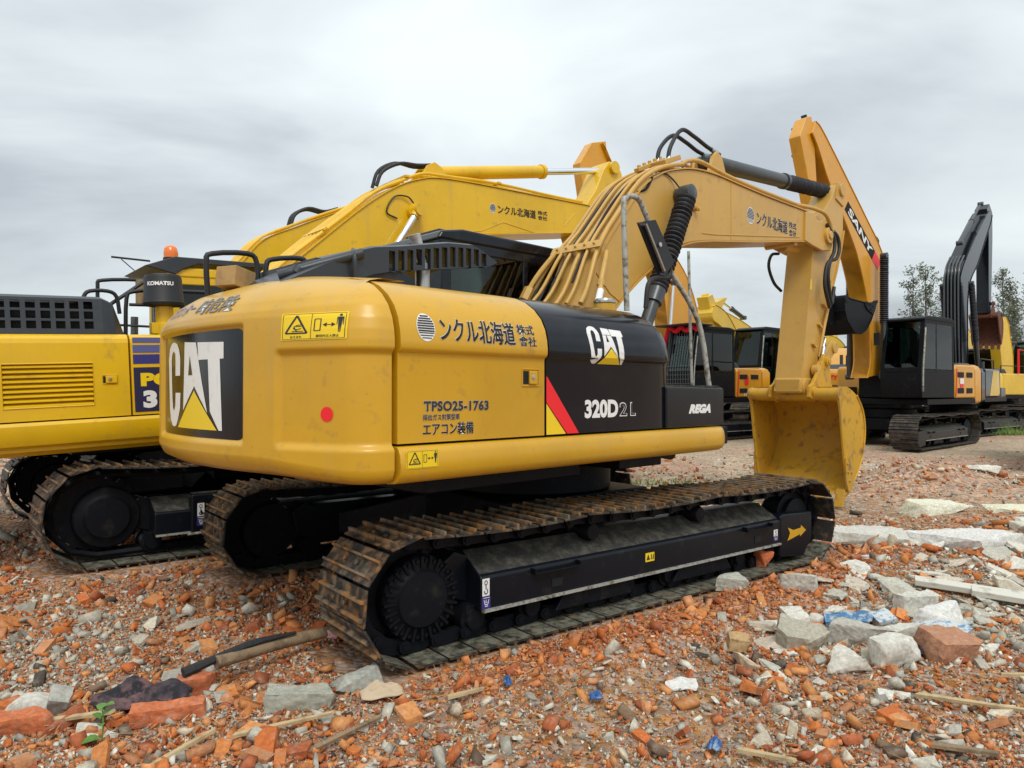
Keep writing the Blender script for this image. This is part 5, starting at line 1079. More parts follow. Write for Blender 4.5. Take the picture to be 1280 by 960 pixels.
# ---- small yellow excavators in the far rows
fa = machine('yellow excavator in the far row, folded boom above the SY305H body', (9.9, 31.5), 225, M['yellow'], scale=1.32)
raised(fa, [(.2, 1.7), (.4, 2.7), (1.2, 3.5), (1.9, 3.75), (2.1, 3.7)], [(.8, 1.6), (.9, 2.4), (1.5, 3.05), (2.1, 3.3), (2.2, 3.5)], [(2.0, 3.3), (2.3, 4.0), (2.0, 4.1), (1.7, 3.7), (1.5, 2.0), (1.8, 2.0)], None, 0, M['yellow'], scyl=((.7, 0, 3.3), (2.1, 0, 4.05)), cylm=('kom', 'rubber'))
fb = machine('pale yellow excavator farthest back, thin low boom beside a black cab', (13.2, 38.5), 226, M['yellow'], scale=1.38)
raised(fb, [(.2, 1.7), (.4, 3.0), (1.4, 3.5), (3.2, 3.9), (3.4, 3.9)], [(.8, 1.6), (.9, 2.5), (1.6, 3.05), (3.1, 3.3), (3.3, 3.4)], [(3.0, 3.4), (3.1, 4.0), (2.7, 4.4), (2.9, 4.4), (3.4, 4.2), (3.6, 3.0), (3.4, 2.0), (3.2, 2.0)], None, 0, M['yellow'], scyl=((1.2, 0, 3.8), (2.8, 0, 4.3)), cylm=('gunmetal', 'chrome'))
fc = machine('yellow excavator at the right edge with grey ram and red rail before the trees', (22.2, 33), 62, M['yellow'], scale=1.1)
raised(fc, [(.1, 1.7), (.0, 2.8), (-.2, 3.7), (-.1, 4.2), (.1, 4.4)], [(.9, 1.7), (.9, 2.8), (.7, 3.6), (.6, 4.1), (.4, 4.4)], None, None, 0, M['yellow'], cyl=(1.2, 1.3, 2.2, 3.4), cylm=('gunmetal', 'gunmetal'), hw=.18)
m = MB(); m.tube([(-.4, -1.36, 1.2), (-.4, -1.36, 2.9), (-1.0, -1.36, 2.95), (-1.0, -1.36, 2.0)], .04, 6); m.build('red_rail', M['red'], fc)
fd = machine('yellow excavator behind the dark bucket, low boom and cab between the stick and orange boom', (16.2, 34.5), 240, M['yellow'], scale=1.15)
raised(fd, [(.2, 1.7), (.4, 2.7), (1.2, 3.4), (2.6, 3.5), (3.4, 3.3)], [(.8, 1.6), (.9, 2.3), (1.5, 2.9), (2.6, 3.0), (3.4, 2.9)], [(3.1, 2.9), (3.2, 3.5), (3.6, 3.6), (3.8, 3.0), (3.6, 1.2), (3.3, 1.2)], None, 0, M['yellow'], scyl=((1.0, 0, 3.45), (3.3, 0, 3.6)), cylm=('kom', 'chrome'))
fe = machine('yellow excavator deep in the row between the rusty bucket and the red rail', (27.5, 43), 232, M['yellow'], scale=1.25)
raised(fe, [(.2, 1.7), (.3, 2.9), (1.0, 3.9), (2.2, 4.3), (3.2, 4.2)], [(.8, 1.6), (.9, 2.6), (1.4, 3.3), (2.4, 3.7), (3.2, 3.7)], [(3.0, 3.6), (3.1, 4.3), (3.4, 4.4), (3.6, 3.8), (3.5, 1.8), (3.2, 1.8)], None, 0, M['yellow'], scyl=((1.2, 0, 4.15), (3.2, 0, 4.4)), cylm=('kom', 'chrome'))
fg = machine('yellow excavator furthest right in the back row, low boom and dark cab before the trees', (24.4, 36.5), 222, M['yellow'], scale=1.25)
raised(fg, [(.2, 1.7), (.3, 2.9), (1.0, 3.6), (1.8, 3.7)], [(.8, 1.6), (.9, 2.6), (1.3, 3.1), (1.9, 3.2)], [(1.7, 3.1), (1.8, 3.9), (2.1, 3.9), (2.3, 3.0), (2.0, 1.5), (1.8, 1.5)], None, 0, M['yellow'], scyl=((.6, 0, 3.5), (1.9, 0, 3.9)), cylm=('kom', 'chrome'))
ff = machine('black cabbed excavator just left of the stick, behind the SY305H machine', (11.6, 31.0), 232, M['orange'], scale=1.2)
re_ = machine('excavator cut off by the right edge of the photo, only its track end showing', (11.75, 13.9), 215, M['yellow'], uyaw=35)
# ---- loose things on the machines
def loose():
    # placed in the near excavator's axes, then kept as things of their own
    rz = R(90-46.5); MW = Matrix.Translation((.141, 6.07, 0)) @ Matrix.Rotation(rz, 4, 'Z')
    m = MB(); m.box((0, 0, 0), (.17, .15, .12)); o = m.build('carton', [M['card']], None, bevel=.004); o.matrix_world = MW @ Matrix.Translation((-2.50, .0, 2.125)) @ Matrix.Rotation(R(25), 4, 'Z') @ Matrix.Rotation(R(8), 4, 'Y')
    tag(o, 'small brown carton resting on the near counterweight beside the handrail', 'carton')
loose()
m = MB()
MW3 = Matrix.Translation((5.4, 22.8, 0)) @ Matrix.Rotation(R(90-232), 4, 'Z') @ Matrix.Scale(1.08, 4)
pts = [(1.12, .40+.10*k, 3.04+.05*math.sin(k*1.7)) for k in range(11)]
m.tube([MW3 @ Vector(p) for p in pts], .075, 8, sm=3); m.tube([MW3 @ Vector(p) for p in [(1.14, .42, 3.05), (1.2, .38, 2.8), (1.22, .34, 2.5)]], [.06]*3, 8); tag(m.build('red_cloth', M['redcloth'], None), 'red cloth tied along the top of the wire cab guard', 'cloth')

# ================================================================== ground and rubble
def hash2(ix, iy, k): 
    h = (ix.astype(np.int64)*374761393+iy.astype(np.int64)*668265263+k*974634777) & 0x7fffffff
    h = (h ^ (h >> 13))*1274126177 & 0x7fffffff
    return ((h ^ (h >> 16)) & 0xffff)/65535.
def vnoise(x, y, f, k=0):
    x = np.asarray(x, float)*f+1000; y = np.asarray(y, float)*f+1000; ix = np.floor(x); iy = np.floor(y); fx, fy = x-ix, y-iy; fx = fx*fx*(3-2*fx); fy = fy*fy*(3-2*fy)
    return (hash2(ix, iy, k)*(1-fx)+hash2(ix+1, iy, k)*fx)*(1-fy)+(hash2(ix, iy+1, k)*(1-fx)+hash2(ix+1, iy+1, k)*fx)*fy
def ss(a, b, x): t = np.clip((x-a)/(b-a), 0, 1); return t*t*(3-2*t)
HU, HV = np.array([math.sin(R(52.5)), math.cos(R(52.5))]), np.array([math.cos(R(52.5)), -math.sin(R(52.5))])
def trackcoord(x, y, ox=.141, oy=6.07): return (x-ox)*HU[0]+(y-oy)*HU[1], (x-ox)*HV[0]+(y-oy)*HV[1]
FOOT = [(.141, 6.07, 52.5, 1.19, .30, 2.2), (-2.87, 8.29, 50, 1.30, .32, 2.3)]
def footmask(x, y):
    """1 on a track's footprint, 0 away from it"""
    m = np.zeros_like(np.asarray(x, float))
    for ox, oy, ya, g, hw, hl in FOOT:
        a = R(ya); u = (x-ox)*math.sin(a)+(y-oy)*math.cos(a); v = (x-ox)*math.cos(a)-(y-oy)*math.sin(a)
        d = np.maximum(np.abs(np.abs(v)-g)-hw, np.abs(u)-hl); m = np.maximum(m, 1-ss(.02, .16, d))
    return m
def ghx(x, y):
    x = np.asarray(x, float); y = np.asarray(y, float)
    far = np.exp(-np.maximum(np.hypot(x, y)-9, 0)/14)
    h = (vnoise(x, y, .45, 1)-.5)*.12*far+(vnoise(x, y, 1.3, 2)-.5)*.075*far+(vnoise(x, y, 4., 3)-.5)*.03*far-.02
    u, v = trackcoord(x, y)
    h = h+.045*np.exp(-((v-1.86)/.16)**2)*ss(-2.1, -1.2, u)*(1-ss(2.6, 3.2, u))            # spoil pushed up beside the near track
    h = h+.32*np.exp(-((x-6.3)/1.25)**2-((y-10.9)/.8)**2)*(.7+.6*vnoise(x, y, 1.7, 9))     # low heap beyond the bucket
    h = h+.10*np.exp(-((x-3.6)/1.6)**2-((y-6.2)/.8)**2)
    h = h-.035*ss(1.9, 2.3, v)*(1-ss(2.9, 3.6, v))*ss(-2., -.5, u)*.6
    inside = (np.abs(v) < 1.0) & (np.abs(u) < 2.2)
    f = footmask(x, y)
    return h*(1-f)-.012*f
def zones(x, y):
    """share of brick, grey concrete, pale plaster, dark bits; and how densely they lie"""
    u, v = trackcoord(x, y); n1 = vnoise(x, y, .8, 21); n2 = vnoise(x, y, 1.9, 22); n3 = vnoise(x, y, 3.5, 23)
    red = np.full_like(x, .60); grey = np.full_like(x, .20); pale = np.full_like(x, .12); dark = np.full_like(x, .08); dens = np.full_like(x, .95)
    def blend(m, r, g, p, d, de):
        nonlocal red, grey, pale, dark, dens
        red = red*(1-m)+r*m; grey = grey*(1-m)+g*m; pale = pale*(1-m)+p*m; dark = dark*(1-m)+d*m; dens = dens*(1-m)+de*m
    blend(ss(.62, .78, n1)*(x < 0), .38, .38, .16, .08, 1.0)
    blend(ss(-.6, -.2, x)*(1-ss(3.7, 4.3, y))*(1-ss(.9, 1.3, x)), .52, .20, .20, .08, .45)        # trampled dirt in the middle foreground
    blend(ss(1.0, 1.5, x)*(1-ss(3.6, 4.2, y)), .55, .18, .14, .13, .62)
    blend(ss(1.3, 1.9, x)*ss(3.8, 4.3, y)*(1-ss(7.6, 8.4, y))*ss(1.75, 2.3, v), .30, .40, .24, .06, 1.0)
    blend(ss(.60, .75, n2)*ss(1.3, 1.9, x)*ss(3.8, 4.3, y), .80, .10, .05, .05, 1.)
    blend(np.exp(-((v-1.78)/.26)**2)*ss(-2.2, -1.6, u)*(1-ss(2.2, 2.9, u)), .93, .03, .01, .03, 1.15)
    blend((np.abs(v) < .95)*(1-ss(1.8, 2.4, np.abs(u))), .75, .10, .03, .12, .9)
    blend(ss(7.9, 9.0, y), .42, .26, .26, .06, .22)
    blend(np.exp(-((x-6.3)/1.5)**2-((y-10.9)/.9)**2), .55, .2, .17, .08, 1.1)
    blend(ss(.6, .8, n1)*ss(9, 11, y), .60, .16, .18, .06, .55)
    return red, grey, pale, dark, dens*(.75+.5*n3)
BR = np.array([(.55, .175, .048), (.60, .225, .070), (.50, .140, .040), (.64, .28, .10), (.38, .11, .045), (.54, .24, .11)])
GR = np.array([(.42, .40, .33), (.50, .47, .39), (.33, .31, .26), (.54, .49, .39)])
PA = np.array([(.66, .63, .53), (.72, .70, .61), (.56, .47, .34), (.62, .55, .43)])
DK = np.array([(.08, .065, .05), (.12, .095, .075), (.17, .115, .08), (.22, .145, .09)])
def ground():
    # one sheet: fine near the camera, coarse to the horizon
    def axis(lo, hi, c0, c1, fine, grow):
        a = list(np.arange(c0, c1, fine)); s = fine
        while a[-1] < hi: s *= grow; a.append(a[-1]+s)
        s = fine; b = []
        q = c0
        while q > lo: s *= grow; q -= s; b.append(q)
        return np.array(b[::-1]+a)
    xs = axis(-1500, 1500, -5, 8, .045, 1.07); ys = axis(-60, 2500, 2.2, 9.5, .04, 1.05)
    X, Y = np.meshgrid(xs, ys, indexing='ij'); Z = ghx(X, Y); Z[np.hypot(X, Y) > 120] = -.05
    nx, ny = X.shape; V = np.stack([X, Y, Z], -1).reshape(-1, 3); I = np.arange(nx*ny).reshape(nx, ny)
    F = np.stack([I[:-1, :-1], I[1:, :-1], I[1:, 1:], I[:-1, 1:]], -1).reshape(-1, 4)
    me = bpy.data.meshes.new('ground'); me.vertices.add(len(V)); me.vertices.foreach_set('co', V.ravel()); me.loops.add(F.size); me.loops.foreach_set('vertex_index', F.ravel().astype(np.int32))
    me.polygons.add(len(F)); me.polygons.foreach_set('loop_start', np.arange(0, F.size, 4, dtype=np.int32)); me.update(calc_edges=True)
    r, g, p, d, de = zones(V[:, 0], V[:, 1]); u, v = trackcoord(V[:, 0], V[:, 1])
    dirt = np.array((.37, .20, .080)); dust = np.array((.45, .165, .055)); gre = np.array((.38, .30, .20))
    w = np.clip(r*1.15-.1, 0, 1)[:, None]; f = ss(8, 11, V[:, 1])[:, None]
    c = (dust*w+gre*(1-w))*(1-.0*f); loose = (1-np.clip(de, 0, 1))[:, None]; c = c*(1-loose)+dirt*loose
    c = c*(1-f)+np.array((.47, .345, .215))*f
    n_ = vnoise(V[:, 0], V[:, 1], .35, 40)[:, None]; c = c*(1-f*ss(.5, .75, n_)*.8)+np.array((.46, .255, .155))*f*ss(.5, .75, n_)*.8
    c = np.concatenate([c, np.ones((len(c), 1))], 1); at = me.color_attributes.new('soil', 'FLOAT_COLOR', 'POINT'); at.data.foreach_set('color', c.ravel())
    m = bpy.data.materials.new('rubble_soil'); m.use_nodes = True; t = m.node_tree; P = t.nodes['Principled BSDF']; P.inputs['Roughness'].default_value = .95; P.inputs['Specular IOR Level'].default_value = .2
    a = N(t, 'ShaderNodeAttribute'); a.attribute_name = 'soil'; geo = N(t, 'ShaderNodeNewGeometry')
    def nz(s, det=8, ro=.65): q = N(t, 'ShaderNodeTexNoise'); q.inputs['Scale'].default_value = s; q.inputs['Detail'].default_value = det; q.inputs['Roughness'].default_value = ro; t.links.new(geo.outputs['Position'], q.inputs['Vector']); return q
    def mix(f_, A, B):
        x = N(t, 'ShaderNodeMix', data_type='RGBA'); t.links.new(f_, x.inputs[0])
        for i, q in ((6, A), (7, B)):
            if isinstance(q, tuple): x.inputs[i].default_value = (*q, 1)
            else: t.links.new(q, x.inputs[i])
        return x.outputs[2]
    def mr(src, lo, hi, a_=0, b_=1): x = N(t, 'ShaderNodeMapRange'); t.links.new(src, x.inputs[0]); x.inputs[1].default_value = lo; x.inputs[2].default_value = hi; x.inputs[3].default_value = a_; x.inputs[4].default_value = b_; return x.outputs[0]
    c1 = mix(mr(nz(9).outputs[0], .56, .70), a.outputs['Color'], (.40, .14, .07)); c2 = mix(mr(nz(23).outputs[0], .58, .70), c1, (.46, .43, .36)); c3 = mix(mr(nz(34).outputs[0], .60, .72), c2, (.07, .06, .05)); c4 = mix(mr(nz(2.2).outputs[0], .40, .62, 0, .35), c3, (.17, .12, .075))
    vo = N(t, 'ShaderNodeTexVoronoi'); vo.inputs['Scale'].default_value = 26; t.links.new(geo.outputs['Position'], vo.inputs['Vector'])
    hs = N(t, 'ShaderNodeHueSaturation'); t.links.new(c4, hs.inputs['Color']); sv = N(t, 'ShaderNodeSeparateColor'); t.links.new(vo.outputs['Color'], sv.inputs[0]); t.links.new(mr(sv.outputs[0], 0, 1, .62, 1.45), hs.inputs['Value']); t.links.new(mr(sv.outputs[1], 0, 1, .5, 1.2), hs.inputs['Saturation'])
    t.links.new(hs.outputs[0], P.inputs['Base Color'])
    b = N(t, 'ShaderNodeBump'); b.inputs['Strength'].default_value = .9; b.inputs['Distance'].default_value = .02; t.links.new(math_node(t, 'ADD', nz(30).outputs[0], math_node(t, 'MULTIPLY', vo.outputs['Distance'], -.9)), b.inputs['Height']); t.links.new(b.outputs[0], P.inputs['Normal'])
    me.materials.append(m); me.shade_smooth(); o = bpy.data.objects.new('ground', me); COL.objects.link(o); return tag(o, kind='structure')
G = ground()
def chunk_mesh(kind, rng, n=None):
    """one broken piece, unit size, as a convex hull of few points"""
    if kind == 'brick':       # a brick broken across: slab faces stay flat, the break is ragged
        L, Wd, H = rng.uniform(.55, 1.), rng.uniform(.42, .52), rng.uniform(.22, .30); P = []
        for x in (-L, L):
            for y in (-Wd, Wd):
                for z in (-H, H): P.append((x*(1 if x < 0 else rng.uniform(.5, 1)), y*rng.uniform(.86, 1), z*rng.uniform(.9, 1)))
        P += [(L*rng.uniform(.4, 1.15), rng.uniform(-.4, .4), rng.uniform(-H, H)) for _ in range(3)]
    elif kind == 'slab':
        k = rng.integers(6, 9); H = rng.uniform(.08, .16); a0 = np.sort(rng.uniform(0, 2*PI, k)); P = []
        for a in a0:
            r = rng.uniform(.65, 1.05); P += [(r*math.cos(a), r*.7*math.sin(a), H*rng.uniform(.85, 1.1)), (r*1.05*math.cos(a+.1), r*.72*math.sin(a+.1), -H)]
    else:
        k = n or 12; P = rng.normal(size=(k, 3)); P /= np.linalg.norm(P, axis=1)[:, None]; P = np.clip(P*rng.uniform(1.3, 1.9, 3), -.85, .85)+rng.normal(0, .07, P.shape); P *= np.array([1, rng.uniform(.6, .95), rng.uniform(.4, .75)])*rng.uniform(.8, 1.1, (k, 1)); P = [tuple(p) for p in P]
    bm = bmesh.new()
    for p in P: bm.verts.new(p)
    r = bmesh.ops.convex_hull(bm, input=bm.verts[:]); bmesh.ops.delete(bm, geom=[v for v in bm.verts if not v.link_faces], context='VERTS')
    bmesh.ops.triangulate(bm, faces=bm.faces[:]); bm.verts.ensure_lookup_table(); bm.normal_update()
    c = sum((v.co for v in bm.verts), Vector())/len(bm.verts)
    if sum(f.normal.dot(f.calc_center_median()-c) for f in bm.faces) < 0: bmesh.ops.reverse_faces(bm, faces=bm.faces[:])
    v = np.array([q.co[:] for q in bm.verts]); f = np.array([[q.index for q in fc.verts] for fc in bm.faces]); bm.free(); return v, f
def piece_mat(name, attr):
    m = bpy.data.materials.new(name); m.use_nodes = True; t = m.node_tree; P = t.nodes['Principled BSDF']; P.inputs['Roughness'].default_value = .9; P.inputs['Specular IOR Level'].default_value = .25
    if attr: a = N(t, 'ShaderNodeAttribute'); a.attribute_name = 'tint'; src = a.outputs['Color']
    else: a = N(t, 'ShaderNodeObjectInfo'); src = a.outputs['Color']
    geo = N(t, 'ShaderNodeNewGeometry')
    def nz(s): q = N(t, 'ShaderNodeTexNoise'); q.inputs['Scale'].default_value = s; q.inputs['Detail'].default_value = 7; q.inputs['Roughness'].default_value = .7; t.links.new(geo.outputs['Position'], q.inputs['Vector']); return q.outputs[0]
    def mr(s_, lo, hi, a_, b_): x = N(t, 'ShaderNodeMapRange'); t.links.new(s_, x.inputs[0]); x.inputs[1].default_value = lo; x.inputs[2].default_value = hi; x.inputs[3].default_value = a_; x.inputs[4].default_value = b_; return x.outputs[0]
    mx = N(t, 'ShaderNodeMix', data_type='RGBA'); t.links.new(mr(nz(17), .52, .72, 0, .55), mx.inputs[0]); t.links.new(src, mx.inputs[6]); mx.inputs[7].default_value = (.44, .36, .28, 1)
    hs = N(t, 'ShaderNodeHueSaturation'); t.links.new(mx.outputs[2], hs.inputs['Color']); t.links.new(mr(nz(45), .3, .7, .68, 1.25), hs.inputs['Value']); t.links.new(hs.outputs[0], P.inputs['Base Color'])
    b = N(t, 'ShaderNodeBump'); b.inputs['Strength'].default_value = .5; b.inputs['Distance'].default_value = .008; t.links.new(nz(70), b.inputs['Height']); t.links.new(b.outputs[0], P.inputs['Normal']); return m
M['bits'] = piece_mat('broken_masonry_bits', True); M['piece'] = piece_mat('broken_masonry', False)
def scatter_points(n, ylo, yhi, spread=.80, seed=3):
    """positions thinning out with distance, as many per unit of what a standing viewer sees"""
    rng = np.random.default_rng(seed); w = rng.uniform(0, 1, n); iy = 1/ylo+(1/yhi-1/ylo)*w; y = 1/iy; x = y*rng.uniform(-spread, spread, n); return x, y
def pick_cols(x, y, rng):
    r, g, p, d, de = zones(x, y); s = r+g+p+d; q = rng.uniform(0, 1, len(x))*s; k = np.where(q < r, 0, np.where(q < r+g, 1, np.where(q < r+g+p, 2, 3)))
    c = np.zeros((len(x), 3))
    for i, T_ in enumerate((BR, GR, PA, DK)): m_ = k == i; c[m_] = T_[rng.integers(0, len(T_), m_.sum())]
    return c*rng.uniform(.78, 1.18, (len(x), 1)), k, de
def rots(n, rng, tilt):
    a = rng.uniform(0, 2*PI, n); b = rng.normal(0, tilt, n); c = rng.normal(0, tilt, n); ca, sa, cb, sb, cc, sc = np.cos(a), np.sin(a), np.cos(b), np.sin(b), np.cos(c), np.sin(c); O = np.zeros(n); I = np.ones(n)
    Rz = np.stack([ca, -sa, O, sa, ca, O, O, O, I], 1).reshape(n, 3, 3); Ry = np.stack([cb, O, sb, O, I, O, -sb, O, cb], 1).reshape(n, 3, 3); Rx = np.stack([I, O, O, O, cc, -sc, O, sc, cc], 1).reshape(n, 3, 3); return Rz @ Ry @ Rx
def heap(name, x, y, size, col, protos, rng, tilt=.5, sink=.15):
    n = len(x); z = ghx(x, y); which = rng.integers(0, len(protos), n); Ms = rots(n, rng, tilt); VS, FS, CS = [], [], []; off = 0
    for i, (v, f) in enumerate(protos):
        m_ = which == i; k = m_.sum()
        if not k: continue
        P = np.einsum('nij,kj->nki', Ms[m_], v)*size[m_][:, None, None]; P[:, :, 0] += x[m_][:, None]; P[:, :, 1] += y[m_][:, None]; P[:, :, 2] += (z[m_]+size[m_]*sink)[:, None]
        VS.append(P.reshape(-1, 3)); FS.append((f[None]+(np.arange(k)*len(v))[:, None, None]+off).reshape(-1, 3)); CS.append(np.repeat(col[m_], len(v), 0)); off += k*len(v)
    V = np.concatenate(VS); F = np.concatenate(FS); C_ = np.concatenate(CS); C_ = np.concatenate([C_, np.ones((len(C_), 1))], 1)
    me = bpy.data.meshes.new(name); me.vertices.add(len(V)); me.vertices.foreach_set('co', V.ravel()); me.loops.add(F.size); me.loops.foreach_set('vertex_index', F.ravel().astype(np.int32)); me.polygons.add(len(F)); me.polygons.foreach_set('loop_start', np.arange(0, F.size, 3, dtype=np.int32)); me.update(calc_edges=True)
    at = me.color_attributes.new('tint', 'FLOAT_COLOR', 'POINT'); at.data.foreach_set('color', C_.ravel()); me.materials.append(M['bits'])
    o = bpy.data.objects.new(name, me); COL.objects.link(o); return o
rng = np.random.default_rng(5)
STONES = [chunk_mesh('stone', rng, k) for k in (6, 7, 7, 8, 8, 9, 10, 11, 12, 12)]; BRICKS = [chunk_mesh('brick', rng) for _ in range(12)]; SLABS = [chunk_mesh('slab', rng) for _ in range(6)]
def clear_of_tracks(x, y, r=0): return footmask(x, y) < .75
# fine grit and gravel
x, y = scatter_points(175000, 2.3, 16, 1.0, 3); c, k, de = pick_cols(x, y, rng); keep = (rng.uniform(0, 1, len(x)) < de*.95) & clear_of_tracks(x, y)
x, y, c = x[keep], y[keep], c[keep]; size = np.clip(rng.lognormal(math.log(.0085), .42, len(x)), .004, .022)*np.clip(y/4.2, .85, 3.2)
gf = heap('brick_gravel', x, y, size, c, STONES[:5], rng, 1.0, .3); tag(gf, 'fine crushed brick and mortar grit over the yard floor', 'gravel', kind='stuff')
# hand-sized bits
x, y = scatter_points(35000, 2.3, 24, 1.0, 8); c, k, de = pick_cols(x, y, rng); keep = (rng.uniform(0, 1, len(x)) < (de**1.6)*.9) & clear_of_tracks(x, y)
x, y, c = x[keep], y[keep], c[keep]; size = np.clip(rng.lognormal(math.log(.0165), .60, len(x)), .008, .075)*np.clip(y/4.5, .9, 1.6)
gb = heap('rubble_bits', x, y, size, c, STONES[2:7]+BRICKS+SLABS[3:], rng, .6, .30); tag(gb, 'loose broken brick and concrete bits strewn over the yard', 'rubble', kind='stuff')
# the largest pieces, each its own object on the ground
def hull_data(name, proto, mt):
    me = bpy.data.meshes.new(name); me.from_pydata(proto[0].tolist(), [], proto[1].tolist()); me.materials.append(mt); return me
PM = {'brick': [hull_data('brick', p, M['piece']) for p in BRICKS], 'stone': [hull_data('stone', p, M['piece']) for p in STONES[5:]]+[hull_data('stone', p, M['piece']) for p in SLABS[:3]]}
def put(name, x, y, s, col, rng, tilt=.35, sink=.25, rz=None):
    me = PM[name][rng.integers(0, len(PM[name]))]; o = bpy.data.objects.new(name, me); COL.objects.link(o); o.parent = G
    o.rotation_euler = (rng.normal(0, tilt), rng.normal(0, tilt), rng.uniform(0, 2*PI) if rz is None else rz); o.scale = (s, s, s*rng.uniform(.8, 1.1)); o.location = (x, y, float(ghx(x, y))+s*sink); o.color = (*col, 1); return o
cnt = {'brick': 0, 'stone': 0}; x, y = scatter_points(2600, 2.6, 13, .80, 21); c, k, de = pick_cols(x, y, rng)
for i in range(len(x)):
    nm = 'brick' if k[i] == 0 else 'stone'
    if k[i] == 3 or cnt[nm] >= (235 if nm == 'brick' else 195) or rng.uniform() > de[i]**2.2*(.85 if nm == 'brick' else 1): continue
    u, v = trackcoord(x[i], y[i])
    s = float(np.clip(rng.lognormal(math.log(.055), .42), .03, .14)*min(max(y[i]/4.8, .75), 1.5))
    if abs(v-1.8) < .30 and abs(u) < 2.6: s *= .5
    if footmask(x[i]+.0, y[i]) > 0.02 or footmask(x[i]+s, y[i]) > .1 or footmask(x[i], y[i]+s) > .1: continue
    if v < 1.5 and abs(u) < 2.4 and abs(v) < 1.6: s *= .6
    cnt[nm] += 1; put(nm, x[i], y[i], s, c[i], rng)

def rough_data(name, proto, mt, s, rough=1.):
    """weathered block: the hull cut finely, edges worn and chipped by noise"""
    from mathutils import noise as mn
    bm = bmesh.new(); vs = [bm.verts.new(p) for p in proto[0]]
    for f in proto[1]: bm.faces.new([vs[i] for i in f])
    bmesh.ops.dissolve_limit(bm, angle_limit=.02, verts=bm.verts[:], edges=bm.edges[:]); bmesh.ops.triangulate(bm, faces=bm.faces[:])
    for _ in range(4):
        L = [e for e in bm.edges if (Vector([(e.verts[0].co[i]-e.verts[1].co[i])*s[i] for i in range(3)])).length > .022]
        if not L or len(bm.faces) > 5000: break
        bmesh.ops.subdivide_edges(bm, edges=L, cuts=1); bmesh.ops.triangulate(bm, faces=[f for f in bm.faces if len(f.verts) > 3])
    bmesh.ops.smooth_vert(bm, verts=bm.verts[:], factor=.22, use_axis_x=True, use_axis_y=True, use_axis_z=True); bm.normal_update()
    sc_ = sum(s)/3; off = Vector((sum(map(ord, name)) % 17, s[0]*91, s[1]*57)); D = []
    for v in bm.verts:
        p = Vector([v.co[i]*s[i] for i in range(3)])+off
        D.append(((mn.noise(p*14))*.012+mn.noise(p*45)*.006+mn.noise(p*5)*.016)*rough)
    for v, d in zip(bm.verts, D):
        for i in range(3): v.co[i] += v.normal[i]*d/s[i]
    me = bpy.data.meshes.new(name); bm.to_mesh(me); bm.free(); me.materials.append(mt); me.shade_smooth(); me.set_sharp_from_angle(angle=R(32)); return me
def lump(name, label, cat, proto, loc, s, col, rz=0., tilt=(0, 0), zoff=None, rough=1., group=None, mt=None):
    me = rough_data(name, proto, mt or M['piece'], s, rough); o = bpy.data.objects.new(name, me); COL.objects.link(o)
    o.location = (loc[0], loc[1], float(ghx(*loc))+(s[2]*.12 if zoff is None else zoff)); o.scale = s; o.rotation_euler = (tilt[0], tilt[1], rz); o.color = (*col, 1)
    return tag(o, label, cat, group)
# broken concrete in the right hand rubble
CP = [rough_data('stone', chunk_mesh(k_, np.random.default_rng(300+i)), M['piece'], (.2, .2, .2)) for i, k_ in enumerate(['slab', 'slab', 'slab', 'brick', 'stone', 'stone', 'slab'])]
g_ = np.random.default_rng(41); n_ = 0
while n_ < 100:
    a_, b_ = g_.uniform(1.3, 6.2), g_.uniform(3.9, 8.8); u_, v_ = trackcoord(a_, b_)
    if v_ < 1.75+g_.uniform(0, .5) or a_ > b_*.80: continue
    s_ = g_.uniform(.05, .16)*(b_/5.)*(1.5 if g_.uniform() < .15 else 1); o = bpy.data.objects.new('stone', CP[g_.integers(0, 7)]); COL.objects.link(o); o.parent = G; o.location = (a_, b_, float(ghx(a_, b_))+s_*.12); o.scale = (s_, s_*g_.uniform(.6, 1), s_*g_.uniform(.3, .75)); o.rotation_euler = (g_.normal(0, .18), g_.normal(0, .18), g_.uniform(0, 6.3)); o.color = (*[(.52, .50, .42), (.64, .61, .52), (.46, .44, .37), (.58, .50, .40), (.70, .68, .60)][g_.integers(0, 5)], 1); n_ += 1
CB2 = [rough_data('brick', chunk_mesh('brick', np.random.default_rng(400+i)), M['piece'], (.09, .09, .09), .6) for i in range(6)]
for i in range(56):
    a_, b_ = (g_.uniform(-2.5, -.35), g_.uniform(2.7, 4.6)) if i < 36 else (g_.uniform(1.0, 4.5), g_.uniform(2.9, 7.5)); u_, v_ = trackcoord(a_, b_)
    if abs(a_) > b_*.82 or (v_ < 1.8 and a_ > -.2) or footmask(a_, b_) > .02 or footmask(a_, b_+.1) > .1: continue
    s_ = g_.uniform(.055, .105); o = bpy.data.objects.new('brick', CB2[g_.integers(0, 6)]); COL.objects.link(o); o.parent = G; o.location = (a_, b_, float(ghx(a_, b_))+s_*.15); o.scale = (s_, s_, s_*g_.uniform(.8, 1.1)); o.rotation_euler = (g_.normal(0, .3), g_.normal(0, .3), g_.uniform(0, 6.3)); o.color = (*BR[g_.integers(0, 5)], 1)
CONC = (.40, .395, .35); PALE = (.60, .585, .52); WHI = (.68, .67, .63)
r2 = np.random.default_rng(77)
def slabp(): return chunk_mesh('slab', r2)
def stonep(k=13): return chunk_mesh('stone', r2, k)
lump('concrete_slab', 'long flat pale slab lying right behind the tip of the near track', 'concrete slab', slabp(), (3.35, 6.75), (.62, .42, .55), PALE, .1, (.05, 0))
lump('concrete_slab', 'flat whitish slab with a broken point, right of the slab behind the track tip', 'concrete slab', slabp(), (4.25, 6.75), (.62, .36, .65), WHI, -.1, (.08, -.04))
